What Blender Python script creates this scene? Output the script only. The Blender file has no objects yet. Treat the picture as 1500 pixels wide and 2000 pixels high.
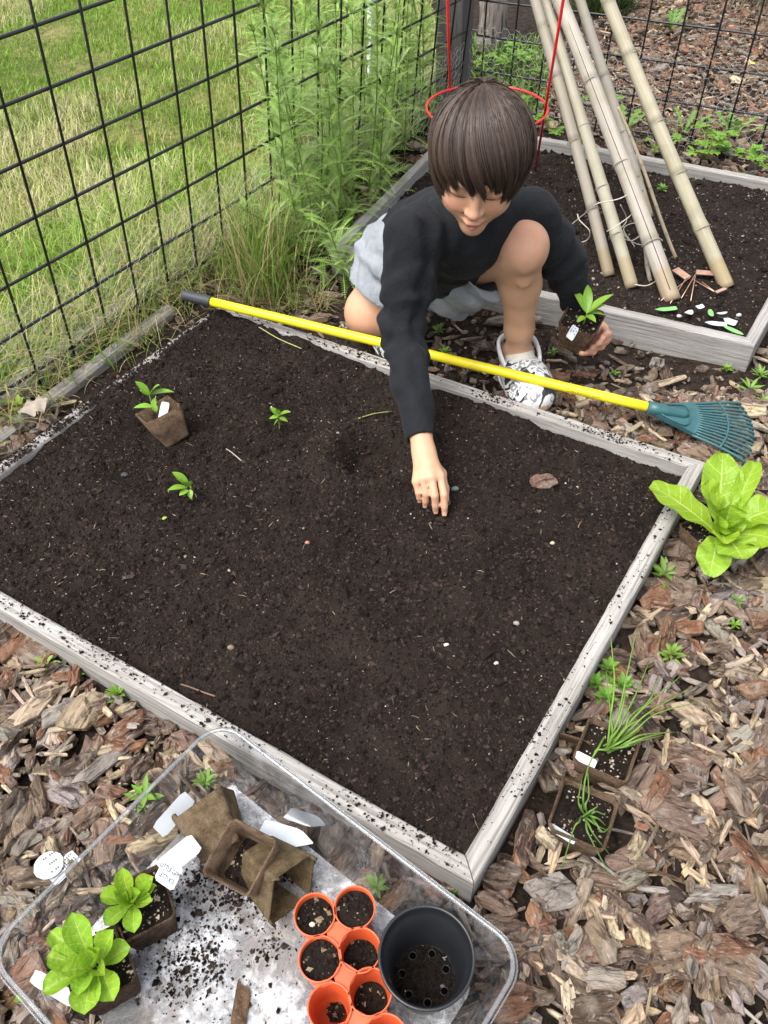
import bpy, math, random
import numpy as np
import openvdb
from mathutils import Vector, Matrix

rng = np.random.default_rng(11)
random.seed(5)
SC = bpy.context.scene
COL = SC.collection

# ------------------------------------------------------------------ camera
F_PX, PIT, ROL, CAM_H = 1600.0, math.radians(46.3), math.radians(-1.0), 1.08
FW = np.array([0, math.cos(PIT), -math.sin(PIT)])
_r = np.array([1.0, 0, 0]); _u = np.cross(_r, FW)
RT = _r * math.cos(ROL) + _u * math.sin(ROL)
UP = -_r * math.sin(ROL) + _u * math.cos(ROL)
CAM = np.array([0, 0, CAM_H])
cam = bpy.data.cameras.new('camera'); cam_o = bpy.data.objects.new('camera', cam); COL.objects.link(cam_o)
cam.sensor_fit = 'VERTICAL'; cam.sensor_height = 24.0; cam.sensor_width = 18.0
cam.lens = 24.0 * F_PX / 2000.0; cam.clip_start = 0.02; cam.clip_end = 300
cam_o.matrix_world = Matrix(((RT[0], UP[0], -FW[0], 0), (RT[1], UP[1], -FW[1], 0), (RT[2], UP[2], -FW[2], CAM_H), (0, 0, 0, 1)))
SC.camera = cam_o

# ------------------------------------------------------------------ sky, sun, exposure
SUN_EL, SUN_AZ = math.radians(62), math.radians(-120)   # azimuth measured from +Y towards +X: sun behind left
w = bpy.data.worlds.new('World'); SC.world = w; w.use_nodes = True
nt = w.node_tree; nt.nodes.clear()
sky = nt.nodes.new('ShaderNodeTexSky'); sky.sky_type = 'NISHITA'; sky.sun_disc = False
sky.sun_elevation = SUN_EL; sky.sun_rotation = SUN_AZ; sky.air_density = 1.0; sky.dust_density = 4.0; sky.ozone_density = 1.0
hs = nt.nodes.new('ShaderNodeHueSaturation'); hs.inputs['Saturation'].default_value = 0.28
bg = nt.nodes.new('ShaderNodeBackground'); bg.inputs['Strength'].default_value = 0.13
wo = nt.nodes.new('ShaderNodeOutputWorld')
nt.links.new(sky.outputs[0], hs.inputs['Color']); nt.links.new(hs.outputs[0], bg.inputs[0]); nt.links.new(bg.outputs[0], wo.inputs[0])
sl = bpy.data.lights.new('sun', 'SUN'); sl.energy = 1.15; sl.angle = math.radians(38); sl.color = (1.0, 0.96, 0.9)
so = bpy.data.objects.new('sun', sl); COL.objects.link(so)
sd = Vector((math.sin(SUN_AZ) * math.cos(SUN_EL), math.cos(SUN_AZ) * math.cos(SUN_EL), math.sin(SUN_EL)))
so.rotation_euler = sd.to_track_quat('Z', 'Y').to_euler(); so.location = (0, 0, 5)
SC.view_settings.view_transform = 'Standard'; SC.view_settings.look = 'None'
SC.view_settings.gamma = 1.0; SC.view_settings.use_curve_mapping = False
SC.view_settings.exposure = 1.52
SC.cycles.use_denoising = True
SC.cycles.max_bounces = 10; SC.cycles.transparent_max_bounces = 16; SC.cycles.diffuse_bounces = 3

# ------------------------------------------------------------------ measuring helpers
def P(x, y, z=0.0):
    """the point at height z seen at photograph pixel x, y (1500 x 2000)"""
    d = FW + (x - 750) / F_PX * RT - (y - 1000) / F_PX * UP
    return CAM + (z - CAM_H) / d[2] * d
def Q(p):
    d = np.atleast_2d(np.asarray(p, float)) - CAM; k = d @ FW
    return np.stack([750 + F_PX * (d @ RT) / k, 1000 - F_PX * (d @ UP) / k, k], -1)
A3 = lambda *v: np.array(v, float)
def unit(v):
    v = np.asarray(v, float); return v / (np.linalg.norm(v, axis=-1, keepdims=True) + 1e-12)

def _hash(ix, iy, iz, s):
    n = (ix.astype(np.int64) * 374761393 + iy.astype(np.int64) * 668265263 + iz.astype(np.int64) * 2147483647 + s * 1274126177) & 0xffffffff
    n = ((n ^ (n >> 13)) * 1274126177) & 0xffffffff
    n = n ^ (n >> 16)
    return (n & 0xffff) / 65535.0
def noise(p, scale=1.0, s=0):
    p = np.asarray(p, float) * scale
    i = np.floor(p).astype(np.int64); f = p - i; f = f * f * (3 - 2 * f)
    r = 0
    for dx in (0, 1):
        for dy in (0, 1):
            for dz in (0, 1):
                wgt = (f[..., 0] if dx else 1 - f[..., 0]) * (f[..., 1] if dy else 1 - f[..., 1]) * (f[..., 2] if dz else 1 - f[..., 2])
                r = r + wgt * _hash(i[..., 0] + dx, i[..., 1] + dy, i[..., 2] + dz, s)
    return r * 2 - 1
def fbm(p, scale=1.0, o=3, s=0):
    r = 0; a = 1.0
    for k in range(o):
        r = r + a * noise(p, scale * 2 ** k, s + k); a *= 0.5
    return r
def noise2(x, y, scale, s=0, o=3):
    return fbm(np.stack([x, y, np.zeros_like(x) + 0.37], -1), scale, o, s)

# ------------------------------------------------------------------ mesh helpers
ORI = {}
class G:
    """collects geometry for one mesh object"""
    def __init__(s): s.V = []; s.F = []; s.C = []; s.L = []; s.n = 0; s.MI = []
    def add(s, V, F, col=(1, 1, 1), loc=None, mi=0):
        V = np.asarray(V, float).reshape(-1, 3)
        col = np.asarray(col, float)
        if col.ndim == 1: col = np.tile(col[:3], (len(V), 1))
        s.V.append(V); s.C.append(col[:, :3]); s.L.append(V if loc is None else np.asarray(loc, float).reshape(-1, 3))
        for f in (F if isinstance(F, list) else [F]):
            f = np.asarray(f, np.int64)
            if f.size: s.F.append(f + s.n); s.MI.append(np.full(len(f), mi))
        s.n += len(V); return s
    def merged(s): return np.concatenate(s.V)

def mk_mesh(name, g, origin, smooth):
    V = np.concatenate(g.V) - origin
    me = bpy.data.meshes.new(name)
    me.vertices.add(len(V)); me.vertices.foreach_set('co', V.astype(np.float32).ravel())
    tot = np.concatenate([np.full(len(f), f.shape[1]) for f in g.F]); idx = np.concatenate([f.ravel() for f in g.F])
    me.loops.add(len(idx)); me.loops.foreach_set('vertex_index', idx.astype(np.int32))
    st = np.concatenate([[0], np.cumsum(tot)[:-1]])
    me.polygons.add(len(tot)); me.polygons.foreach_set('loop_start', st.astype(np.int32))
    me.polygons.foreach_set('material_index', np.concatenate(g.MI).astype(np.int32))
    me.polygons.foreach_set('use_smooth', np.full(len(tot), bool(smooth)))
    a = me.attributes.new('Col', 'FLOAT_COLOR', 'POINT')
    C = np.concatenate(g.C); C4 = np.ones((len(C), 4), np.float32); C4[:, :3] = C; a.data.foreach_set('color', C4.ravel())
    b = me.attributes.new('loc', 'FLOAT_VECTOR', 'POINT'); b.data.foreach_set('vector', np.concatenate(g.L).astype(np.float32).ravel())
    me.update(calc_edges=True); me.validate(clean_customdata=False)
    return me

def tag(o, label=None, cat=None, group=None, kind=None):
    for k, v in (('label', label), ('category', cat), ('group', group), ('kind', kind)):
        if v: o[k] = v
    return o
def thing(name, loc, label, cat, group=None):
    o = bpy.data.objects.new(name, None); COL.objects.link(o); o.location = [float(c) for c in loc]
    o.empty_display_size = 0.02
    ORI[o.name] = np.asarray(loc, float); return tag(o, label, cat, group)
def obj(name, g, mats, parent=None, smooth=True, label=None, cat=None, group=None, kind=None):
    """one mesh object; a child sits in its root's frame, a top-level mesh gets its origin at its base"""
    if parent is not None: org = ORI[parent.name]
    elif kind == 'structure': org = np.zeros(3)
    else:
        V = np.concatenate(g.V); org = V.mean(0); org[2] = V[:, 2].min()
    me = mk_mesh(name, g, org, smooth)
    for m in (mats if isinstance(mats, (list, tuple)) else [mats]): me.materials.append(m)
    o = bpy.data.objects.new(name, me); COL.objects.link(o)
    if parent is not None: o.parent = parent
    else: o.location = [float(c) for c in org]
    ORI[o.name] = org
    return tag(o, label, cat, group, kind)

def tube(pts, rad, n=8, cap=True):
    pts = np.asarray(pts, float); m = len(pts); rad = np.broadcast_to(np.asarray(rad, float), (m,))
    T = unit(np.gradient(pts, axis=0)); ref = A3(0, 0, 1) if abs(T[0][2]) < 0.9 else A3(1, 0, 0)
    a = unit(np.cross(T[0], ref)); rows = []
    for i in range(m):
        a = unit(a - T[i] * (a @ T[i])); b = np.cross(T[i], a)
        th = np.arange(n) * 2 * math.pi / n
        rows.append(pts[i] + rad[i] * (np.cos(th)[:, None] * a + np.sin(th)[:, None] * b))
    V = np.concatenate(rows); k = np.arange(n); k2 = (k + 1) % n
    F = [np.concatenate([np.stack([i * n + k, i * n + k2, (i + 1) * n + k2, (i + 1) * n + k], -1) for i in range(m - 1)])]
    if cap: F += [k[None, ::-1], ((m - 1) * n + k)[None]]
    return V, F
def tube_loc(pts, n):
    L = np.concatenate([[0], np.cumsum(np.linalg.norm(np.diff(np.asarray(pts, float), axis=0), axis=1))])
    th = np.arange(n) / n
    return np.stack([np.repeat(L, n), np.tile(th, len(L)) * 0.1, np.zeros(n * len(L))], -1)
def spline(ctrl, n=12):
    c = np.asarray(ctrl, float); c = np.concatenate([[2 * c[0] - c[1]], c, [2 * c[-1] - c[-2]]]); out = []
    for i in range(1, len(c) - 2):
        t = np.linspace(0, 1, n, endpoint=False)[:, None]
        p0, p1, p2, p3 = c[i - 1], c[i], c[i + 1], c[i + 2]
        out.append(0.5 * ((2 * p1) + (-p0 + p2) * t + (2 * p0 - 5 * p1 + 4 * p2 - p3) * t ** 2 + (-p0 + 3 * p1 - 3 * p2 + p3) * t ** 3))
    return np.concatenate(out + [c[-2][None]])
def gridF(nu, nv, wrap=False):
    i, j = np.meshgrid(np.arange(nu - (0 if wrap else 1)), np.arange(nv - 1), indexing='ij')
    i2 = (i + 1) % nu
    return np.stack([i * nv + j, i2 * nv + j, i2 * nv + j + 1, i * nv + j + 1], -1).reshape(-1, 4)
def lathe(prof, n=32):
    prof = np.asarray(prof, float); th = np.arange(n) * 2 * math.pi / n
    V = np.stack([prof[None, :, 0] * np.cos(th)[:, None], prof[None, :, 0] * np.sin(th)[:, None], np.broadcast_to(prof[None, :, 1], (n, len(prof)))], -1)
    return V.reshape(-1, 3), gridF(n, len(prof), True)
def frame(z, xref=(1, 0, 0)):
    z = unit(z); x = unit(np.asarray(xref, float) - z * (np.asarray(xref, float) @ z)); y = np.cross(z, x)
    return np.stack([x, y, z], 1)      # columns
def xf(V, R, t): return np.asarray(V) @ R.T + np.asarray(t)

def inside(poly, x, y):
    poly = np.asarray(poly)[:, :2]; c = np.zeros(np.shape(x), bool); j = len(poly) - 1
    for i in range(len(poly)):
        xi, yi = poly[i]; xj, yj = poly[j]
        c ^= ((yi > y) != (yj > y)) & (x < (xj - xi) * (y - yi) / (yj - yi + 1e-12) + xi); j = i
    return c

def blades(base, length, az, lean, curl, width, col, segs=3, droop=0.0):
    """many grass blades at once: flat tapering strips that bend over"""
    N = len(base); t = np.linspace(0, 1, segs + 1)
    d = np.stack([np.cos(az), np.sin(az)], -1); V = np.zeros((N, segs + 1, 2, 3)); p = np.array(base, float)
    sd_ = np.stack([-d[:, 1], d[:, 0], np.zeros(N)], -1); ang = lean.copy()
    for k in range(segs + 1):
        wd = width * (1 - t[k] ** 1.5) * 0.5 + 0.0002
        V[:, k, 0] = p - sd_ * wd[:, None]; V[:, k, 1] = p + sd_ * wd[:, None]
        st = length / segs
        p = p + np.stack([d[:, 0] * np.sin(ang) * st, d[:, 1] * np.sin(ang) * st, np.cos(ang) * st], -1)
        ang = ang + curl / segs
    b = (np.arange(N) * (segs + 1) * 2)[:, None]
    F = np.concatenate([np.stack([b + 2 * k, b + 2 * k + 1, b + 2 * k + 3, b + 2 * k + 2], -1).reshape(N, 4) for k in range(segs)])
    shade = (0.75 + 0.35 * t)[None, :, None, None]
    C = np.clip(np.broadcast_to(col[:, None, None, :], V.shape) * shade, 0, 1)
    return V.reshape(-1, 3), F, C.reshape(-1, 3)

# ------------------------------------------------------------------ materials
class NT:
    def __init__(s, name):
        s.m = bpy.data.materials.new(name); s.m.use_nodes = True; s.t = s.m.node_tree; s.t.nodes.clear()
        s.out = s.t.nodes.new('ShaderNodeOutputMaterial')
    def n(s, typ, **kw):
        nd = s.t.nodes.new('ShaderNode' + typ)
        for k, v in kw.items():
            if hasattr(nd, k) and k not in ('Color', 'Scale'): 
                try: setattr(nd, k, v); continue
                except Exception: pass
            s.set(nd, k, v)
        return nd
    def set(s, nd, k, v):
        i = nd.inputs[int(k[1:])] if k[0] == 'i' and k[1:].isdigit() else nd.inputs[k.replace('_', ' ')]
        if isinstance(v, bpy.types.NodeSocket): s.t.links.new(v, i)
        elif isinstance(v, bpy.types.Node): s.t.links.new(v.outputs[0], i)
        else:
            if i.type == 'RGBA' and len(v) == 3: v = (*v, 1)
            i.default_value = v
    def attr(s, a, o='Color'): return s.n('Attribute', attribute_name=a).outputs[o]
    def mapv(s, v, sc): return s.n('Mapping', Vector=v, i3=sc).outputs[0]
    def noise(s, v, sc, det=4, rough=0.6, dist=0.0): return s.n('TexNoise', Vector=v, i2=sc, i3=det, i4=rough, Distortion=dist).outputs[0]
    def ramp(s, f, stops):
        nd = s.n('ValToRGB', Fac=f); e = nd.color_ramp.elements
        while len(e) < len(stops): e.new(0.5)
        for el, (p, c) in zip(e, stops): el.position = p; el.color = (*(c if hasattr(c, '__len__') else (c, c, c)), 1)
        return nd.outputs[0]
    def mix(s, f, a, b, mode='MIX'):
        nd = s.t.nodes.new('ShaderNodeMix'); nd.data_type = 'RGBA'; nd.blend_type = mode
        for i, v in ((0, f), (6, a), (7, b)):
            if isinstance(v, bpy.types.NodeSocket): s.t.links.new(v, nd.inputs[i])
            else: nd.inputs[i].default_value = v if i == 0 else (*v, 1)
        return nd.outputs[2]
    def math(s, op, a, b=0.0):
        nd = s.n('Math', operation=op, i0=a, i1=b); return nd.outputs[0]
    def bump(s, h, st=0.5, d=0.002): return s.n('Bump', Height=h, i0=st, i1=d).outputs[0]
    def done(s, sh): s.t.links.new(sh if isinstance(sh, bpy.types.NodeSocket) else sh.outputs[0], s.out.inputs[0]); return s.m
    def pbsdf(s, col, rough=0.6, **kw):
        nd = s.n('BsdfPrincipled'); s.set(nd, 'Base Color', col); s.set(nd, 'Roughness', rough)
        for k, v in kw.items(): s.set(nd, k, v)
        return nd

def m_plain(name, col, rough=0.5, noise_amt=0.12, sc=60, bump=0.0, **kw):
    k = NT(name); v = k.n('TexCoord').outputs['Object']; f = k.noise(v, sc, 5)
    c = k.mix(k.ramp(f, [(0.3, 0.0), (0.7, 1.0)]), tuple(np.array(col) * (1 - noise_amt)), tuple(np.clip(np.array(col) * (1 + noise_amt), 0, 1)))
    if bump: kw['Normal'] = k.bump(f, bump, 0.001)
    return k.done(k.pbsdf(c, rough, **kw))

def m_soil():
    k = NT('soil'); v = k.n('TexCoord').outputs['Object']
    f1 = k.noise(v, 9, 5); f2 = k.noise(v, 160, 6, 0.7); f3 = k.noise(v, 520, 4, 0.7)
    c = k.mix(k.ramp(f1, [(0.35, 0.0), (0.65, 1.0)]), (0.0115, 0.0080, 0.0064), (0.0255, 0.0180, 0.0142))
    c = k.mix(k.ramp(f2, [(0.55, 0.0), (0.8, 0.55)]), c, (0.042, 0.028, 0.02))
    h = k.math('ADD', f2, k.math('MULTIPLY', f3, 0.5))
    return k.done(k.pbsdf(c, 0.92, Normal=k.bump(h, 0.9, 0.006), Specular_IOR_Level=0.12))
def m_col(name, rough=0.8, amt=0.25, sc=90, spec=0.3, bump=0.3, trans=0.0, bd=0.001, a='loc'):
    """colour comes from the thing's own colour attribute, broken up by fine noise"""
    k = NT(name); v = k.attr(a, 'Vector') if a else k.n('TexCoord').outputs['Object']; f = k.noise(v, sc, 5, 0.65)
    c = k.mix(1.0, k.attr('Col'), k.ramp(f, [(0.25, 1 - amt), (0.75, 1 + amt if amt < 0 else 1.0)]), 'MULTIPLY')
    b = k.pbsdf(c, rough, Normal=k.bump(f, bump, bd), Specular_IOR_Level=spec)
    if trans:
        tr = k.n('BsdfTranslucent'); k.set(tr, 'Color', c); mx = k.n('MixShader', i0=trans, i1=b, i2=tr); return k.done(mx)
    return k.done(b)
def m_bark():
    k = NT('bark'); v = k.attr('loc', 'Vector'); base = k.attr('Col')
    g1 = k.noise(k.mapv(v, (18, 95, 60)), 1.0, 6, 0.7, 0.6); g2 = k.noise(k.mapv(v, (60, 260, 160)), 1.0, 5, 0.7); g3 = k.noise(v, 26, 4)
    c = k.mix(k.ramp(g1, [(0.36, 1.0), (0.52, 0.0)]), base, k.mix(1.0, base, (0.17, 0.135, 0.115), 'MULTIPLY'))
    c = k.mix(k.ramp(g3, [(0.52, 0.0), (0.68, 0.5)]), c, (0.34, 0.29, 0.24))
    c = k.mix(k.ramp(g2, [(0.57, 0.0), (0.70, 0.7)]), c, (0.52, 0.46, 0.40))
    h = k.math('ADD', g1, k.math('MULTIPLY', g2, 0.8))
    return k.done(k.pbsdf(c, 0.88, Normal=k.bump(h, 1.0, 0.008), Specular_IOR_Level=0.2))
def m_wood(name, light, dark, streak, sc=1.0):
    """weathered timber, the grain runs along loc.x"""
    k = NT(name); v = k.attr('loc', 'Vector')
    g1 = k.noise(k.mapv(v, (5 * sc, 150 * sc, 150 * sc)), 1.0, 6, 0.65, 0.35); g2 = k.noise(k.mapv(v, (14 * sc, 480 * sc, 480 * sc)), 1.0, 4, 0.7)
    g3 = k.noise(k.mapv(v, (6, 14, 14)), 1.0, 4); kn = k.noise(k.mapv(v, (9, 22, 22)), 1.0, 1)
    c = k.mix(k.ramp(g1, [(0.34, 0.0), (0.6, 1.0)]), dark, light)
    c = k.mix(k.ramp(g2, [(0.60, 0.0), (0.72, 0.75)]), c, streak)
    c = k.mix(k.ramp(g3, [(0.35, 0.42), (0.65, 0.0)]), c, k.mix(1.0, c, (0.66, 0.64, 0.6), 'MULTIPLY'))
    c = k.mix(k.ramp(kn, [(0.76, 0.0), (0.80, 0.8)]), c, (0.10, 0.075, 0.055))
    h = k.math('ADD', g1, k.math('MULTIPLY', g2, 0.8))
    return k.done(k.pbsdf(c, 0.85, Normal=k.bump(h, 0.8, 0.0022), Specular_IOR_Level=0.2))
def m_bamboo():
    k = NT('bamboo'); v = k.attr('loc', 'Vector'); b = k.attr('Col')
    g1 = k.noise(k.mapv(v, (6, 260, 10)), 1.0, 5, 0.65); g2 = k.noise(v, 14, 4); g3 = k.noise(v, 240, 3)
    c = k.mix(k.ramp(g1, [(0.3, 0.5), (0.6, 0.0)]), b, k.mix(1.0, b, (0.55, 0.5, 0.44), 'MULTIPLY'))
    c = k.mix(k.ramp(g2, [(0.48, 0.0), (0.66, 0.55)]), c, (0.23, 0.21, 0.13))
    c = k.mix(k.ramp(g3, [(0.66, 0.0), (0.74, 0.6)]), c, (0.16, 0.13, 0.10))
    return k.done(k.pbsdf(c, 0.6, Normal=k.bump(g1, 0.35, 0.001), Specular_IOR_Level=0.3))
def m_leaf(name, vein=0.5, trans=0.3, rough=0.45, bumpy=0.5, vscale=7.0):
    """loc.x runs across the leaf (-1..1), loc.y along it (0..1); the side veins follow"""
    k = NT(name); sx = k.n('SeparateXYZ', Vector=k.attr('loc', 'Vector')); u = k.math('ABSOLUTE', sx.outputs[0]); t = sx.outputs[1]
    ob = k.n('TexCoord').outputs['Object']; nf = k.noise(ob, 60, 4); wob = k.math('MULTIPLY', k.math('SUBTRACT', nf, 0.5), 1.4)
    ph = k.math('ADD', k.math('MULTIPLY', k.math('SUBTRACT', t, k.math('MULTIPLY', u, 0.16)), vscale * 6.283), wob)
    sv = k.ramp(k.math('SINE', ph), [(0.90, 0.0), (0.99, 1.0)])
    mid = k.ramp(k.math('SUBTRACT', k.math('ADD', 0.10, k.math('MULTIPLY', t, -0.07)), u), [(0.0, 0.0), (0.04, 1.0)])
    vm = k.math('MULTIPLY', k.math('MAXIMUM', k.math('MULTIPLY', sv, 0.55), mid), vein)
    b = k.attr('Col'); c = k.mix(k.ramp(nf, [(0.3, 0.35), (0.7, 0.0)]), b, k.mix(1.0, b, (0.62, 0.78, 0.5), 'MULTIPLY'))
    c = k.mix(vm, c, (0.46, 0.57, 0.16))
    vo = k.n('TexVoronoi', Vector=ob, Scale=170.0)
    h = k.math('ADD', k.math('MULTIPLY', vo.outputs[0], bumpy), k.math('MULTIPLY', vm, 0.5))
    p = k.pbsdf(c, rough, Normal=k.bump(h, 0.5, 0.0018), Specular_IOR_Level=0.35)
    tr = k.n('BsdfTranslucent'); k.set(tr, 'Color', c)
    return k.done(k.n('MixShader', i0=trans, i1=p, i2=tr))
def m_peat():
    k = NT('peat_fibre'); v = k.attr('loc', 'Vector'); b = k.attr('Col')
    f1 = k.noise(v, 55, 6, 0.7); f2 = k.noise(v, 260, 5, 0.75); f3 = k.noise(v, 620, 3)
    c = k.mix(k.ramp(f1, [(0.36, 0.85), (0.58, 0.0)]), b, k.mix(1.0, b, (0.36, 0.32, 0.28), 'MULTIPLY'))
    c = k.mix(k.ramp(f2, [(0.52, 0.0), (0.68, 0.7)]), c, (0.22, 0.15, 0.095))
    c = k.mix(k.ramp(f3, [(0.3, 0.5), (0.45, 0.0)]), c, (0.03, 0.022, 0.016))
    return k.done(k.pbsdf(c, 0.95, Normal=k.bump(k.math('ADD', f2, f3), 1.0, 0.003), Specular_IOR_Level=0.1))
def m_clear(name, film=0.0, tint=(1, 1, 1), haze=0.05):
    """thin clear plastic: see-through, with reflections and a film of dried water and dust"""
    k = NT(name); fr = k.n('Fresnel', IOR=1.5); tr = k.n('BsdfTransparent', Color=tint); gl = k.n('BsdfGlossy', Roughness=0.08)
    m1 = k.n('MixShader', i0=k.math('MULTIPLY', fr, 1.1), i1=tr, i2=gl)
    v = k.n('TexCoord').outputs['Object']
    n1 = k.noise(v, 9, 5, 0.7, 0.5); n2 = k.noise(v, 70, 5, 0.75); n3 = k.noise(v, 330, 3, 0.6)
    f = k.math('ADD', k.math('MULTIPLY', k.ramp(n1, [(0.44, 0.0), (0.60, 1.0)]), k.ramp(n2, [(0.40, 0.0), (0.60, 1.0)])), k.math('MULTIPLY', n3, 0.15))
    fac = k.math('ADD', k.math('MULTIPLY', f, film), haze)
    df = k.n('BsdfDiffuse', Color=(0.74, 0.75, 0.78))
    return k.done(k.n('MixShader', i0=fac, i1=m1, i2=df))
def m_skin():
    k = NT('skin'); b = k.attr('Col'); v = k.n('TexCoord').outputs['Object']; f = k.noise(v, 48, 5, 0.65); f2 = k.noise(v, 900, 3)
    c = k.mix(k.ramp(f, [(0.35, 0.3), (0.65, 0.0)]), b, k.mix(1.0, b, (0.92, 0.70, 0.60), 'MULTIPLY'))
    return k.done(k.pbsdf(c, 0.5, Subsurface_Weight=0.22, Subsurface_Radius=(0.9, 0.35, 0.2), Subsurface_Scale=0.006, Normal=k.bump(f2, 0.12, 0.0006), Specular_IOR_Level=0.35))
def m_cloth(name, col, sc=1400, rough=0.85, fold=0.4):
    k = NT(name); v = k.n('TexCoord').outputs['Object']; f = k.noise(v, 24, 4); w1 = k.noise(v, sc, 2)
    h2 = k.noise(v, 55, 3, 0.5, 1.2)
    c = k.mix(k.ramp(f, [(0.3, 0.0), (0.7, 1.0)]), tuple(np.array(col) * 0.82), tuple(np.array(col) * 1.18))
    nb = k.n('Bump', Height=h2, i0=fold, i1=0.006); nb2 = k.n('Bump', Height=w1, i0=0.35, i1=0.0006, Normal=nb.outputs[0])
    return k.done(k.pbsdf(c, rough, Normal=nb2.outputs[0], Specular_IOR_Level=0.15, Sheen_Weight=0.03))
def m_shoe():
    k = NT('printed_foam'); v = k.n('TexCoord').outputs['Object']; f = k.noise(v, 21, 2, 0.5, 1.8); f2 = k.noise(v, 33, 2, 0.5, 2.2)
    c = k.mix(k.ramp(f, [(0.535, 0.0), (0.545, 1.0)]), (0.70, 0.71, 0.70), (0.03, 0.032, 0.036))
    c = k.mix(k.ramp(f2, [(0.57, 0.0), (0.58, 1.0)]), c, (0.22, 0.23, 0.24))
    return k.done(k.pbsdf(c, 0.5))
def m_hair():
    k = NT('hair'); b = k.attr('Col'); v = k.attr('loc', 'Vector'); f = k.noise(k.mapv(v, (3, 300, 300)), 1.0, 3)
    c = k.mix(k.ramp(f, [(0.3, 0.6), (0.7, 0.0)]), b, k.mix(1.0, b, (0.5, 0.46, 0.44), 'MULTIPLY'))
    return k.done(k.pbsdf(c, 0.46, Specular_IOR_Level=0.32))

MT = {}
MT['soil'] = m_soil(); MT['crumb'] = m_col('soil_crumb', 0.92, 0.35, 300, 0.12, 0.6)
MT['bark'] = m_bark(); MT['grass'] = m_col('grass_blade', 0.55, 0.1, 30, 0.3, 0.0, 0.35)
MT['wood'] = m_wood('bleached_board', (0.385, 0.370, 0.348), (0.185, 0.174, 0.16), (0.075, 0.066, 0.058))
MT['wood_grey'] = m_wood('grey_board', (0.35, 0.338, 0.32), (0.20, 0.19, 0.178), (0.085, 0.076, 0.068))
MT['timber'] = m_wood('grey_timber', (0.36, 0.345, 0.32), (0.22, 0.21, 0.195), (0.12, 0.11, 0.10), 0.7)
MT['post'] = m_wood('dark_post', (0.12, 0.113, 0.112), (0.07, 0.067, 0.066), (0.03, 0.029, 0.029), 0.6)
MT['bamboo'] = m_bamboo()
MT['leaf'] = m_leaf('leaf', 0.25, 0.3); MT['lettuce'] = m_leaf('lettuce_leaf', 0.75, 0.35, 0.42, 1.1, 6.0); MT['glossy_leaf'] = m_leaf('pepper_leaf', 0.4, 0.25, 0.3, 0.3, 5.0)
MT['peat'] = m_peat(); MT['clear'] = m_clear('clear_plastic', 0.09, (0.992, 0.994, 0.994), 0.01); MT['clear_floor'] = m_clear('filmed_plastic', 0.62, (0.96, 0.97, 0.97), 0.05)
MT['clear_rim'] = m_clear('clear_rim', 0.0, (0.90, 0.92, 0.93), 0.10)
MT['wire'] = m_plain('black_coated_wire', (0.012, 0.012, 0.014), 0.4); MT['galv'] = m_plain('galvanised_wire', (0.5, 0.5, 0.5), 0.45, 0.2, 80, 0, Metallic=0.4)
MT['red'] = m_plain('red_coated_wire', (0.62, 0.02, 0.025), 0.35); MT['yellow'] = m_plain('yellow_plastic', (0.72, 0.585, 0.012), 0.4, 0.14, 14)
MT['grip'] = m_plain('dark_rubber', (0.035, 0.037, 0.042), 0.55); MT['teal'] = m_plain('teal_plastic', (0.024, 0.088, 0.097), 0.42, 0.2, 40)
MT['orange'] = m_plain('orange_plastic', (0.56, 0.092, 0.03), 0.42, 0.12, 30); MT['black'] = m_plain('black_plastic', (0.012, 0.013, 0.015), 0.33, 0.2, 30)
MT['tag'] = m_plain('white_tag', (0.43, 0.46, 0.485), 0.5, 0.08, 30); MT['void'] = m_plain('dark_hole', (0.002, 0.002, 0.002), 1.0, 0, 30, 0, Specular_IOR_Level=0.0); MT['ink'] = m_plain('ink', (0.03, 0.03, 0.035), 0.6)
MT['ink_y'] = m_plain('brown_ink', (0.12, 0.09, 0.01), 0.6)
MT['twine'] = m_plain('twine', (0.50, 0.46, 0.38), 0.9, 0.2, 300); MT['copper'] = m_plain('copper', (0.60, 0.35, 0.24), 0.4, 0.25, 60, 0, Metallic=0.6)
MT['skin'] = m_skin(); MT['hair'] = m_hair(); MT['shirt'] = m_cloth('charcoal_jersey', (0.0098, 0.0108, 0.0132)); MT['shorts'] = m_cloth('blue_grey_cotton', (0.225, 0.243, 0.265), 900, 0.9, 0.5)
MT['shoe'] = m_shoe(); MT['white_foam'] = m_plain('white_foam', (0.66, 0.66, 0.64), 0.55); MT['sock'] = m_plain('sock', (0.6, 0.57, 0.5), 0.9)
MT['stone'] = m_col('stone', 0.8, 0.4, 60, 0.3, 0.5); MT['plant'] = m_col('foliage', 0.5, 0.2, 80, 0.3, 0.2, 0.3)
MT['white_paint'] = m_plain('white_plastic', (0.72, 0.72, 0.72), 0.5, 0.15, 30); MT['yellow_petal'] = m_plain('yellow_petal', (0.8, 0.55, 0.02), 0.5)
MT['trunk'] = m_bark(); MT['blue'] = m_plain('blue_plastic', (0.05, 0.35, 0.55), 0.4); MT['green'] = m_plain('green_print', (0.16, 0.36, 0.12), 0.5)
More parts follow.
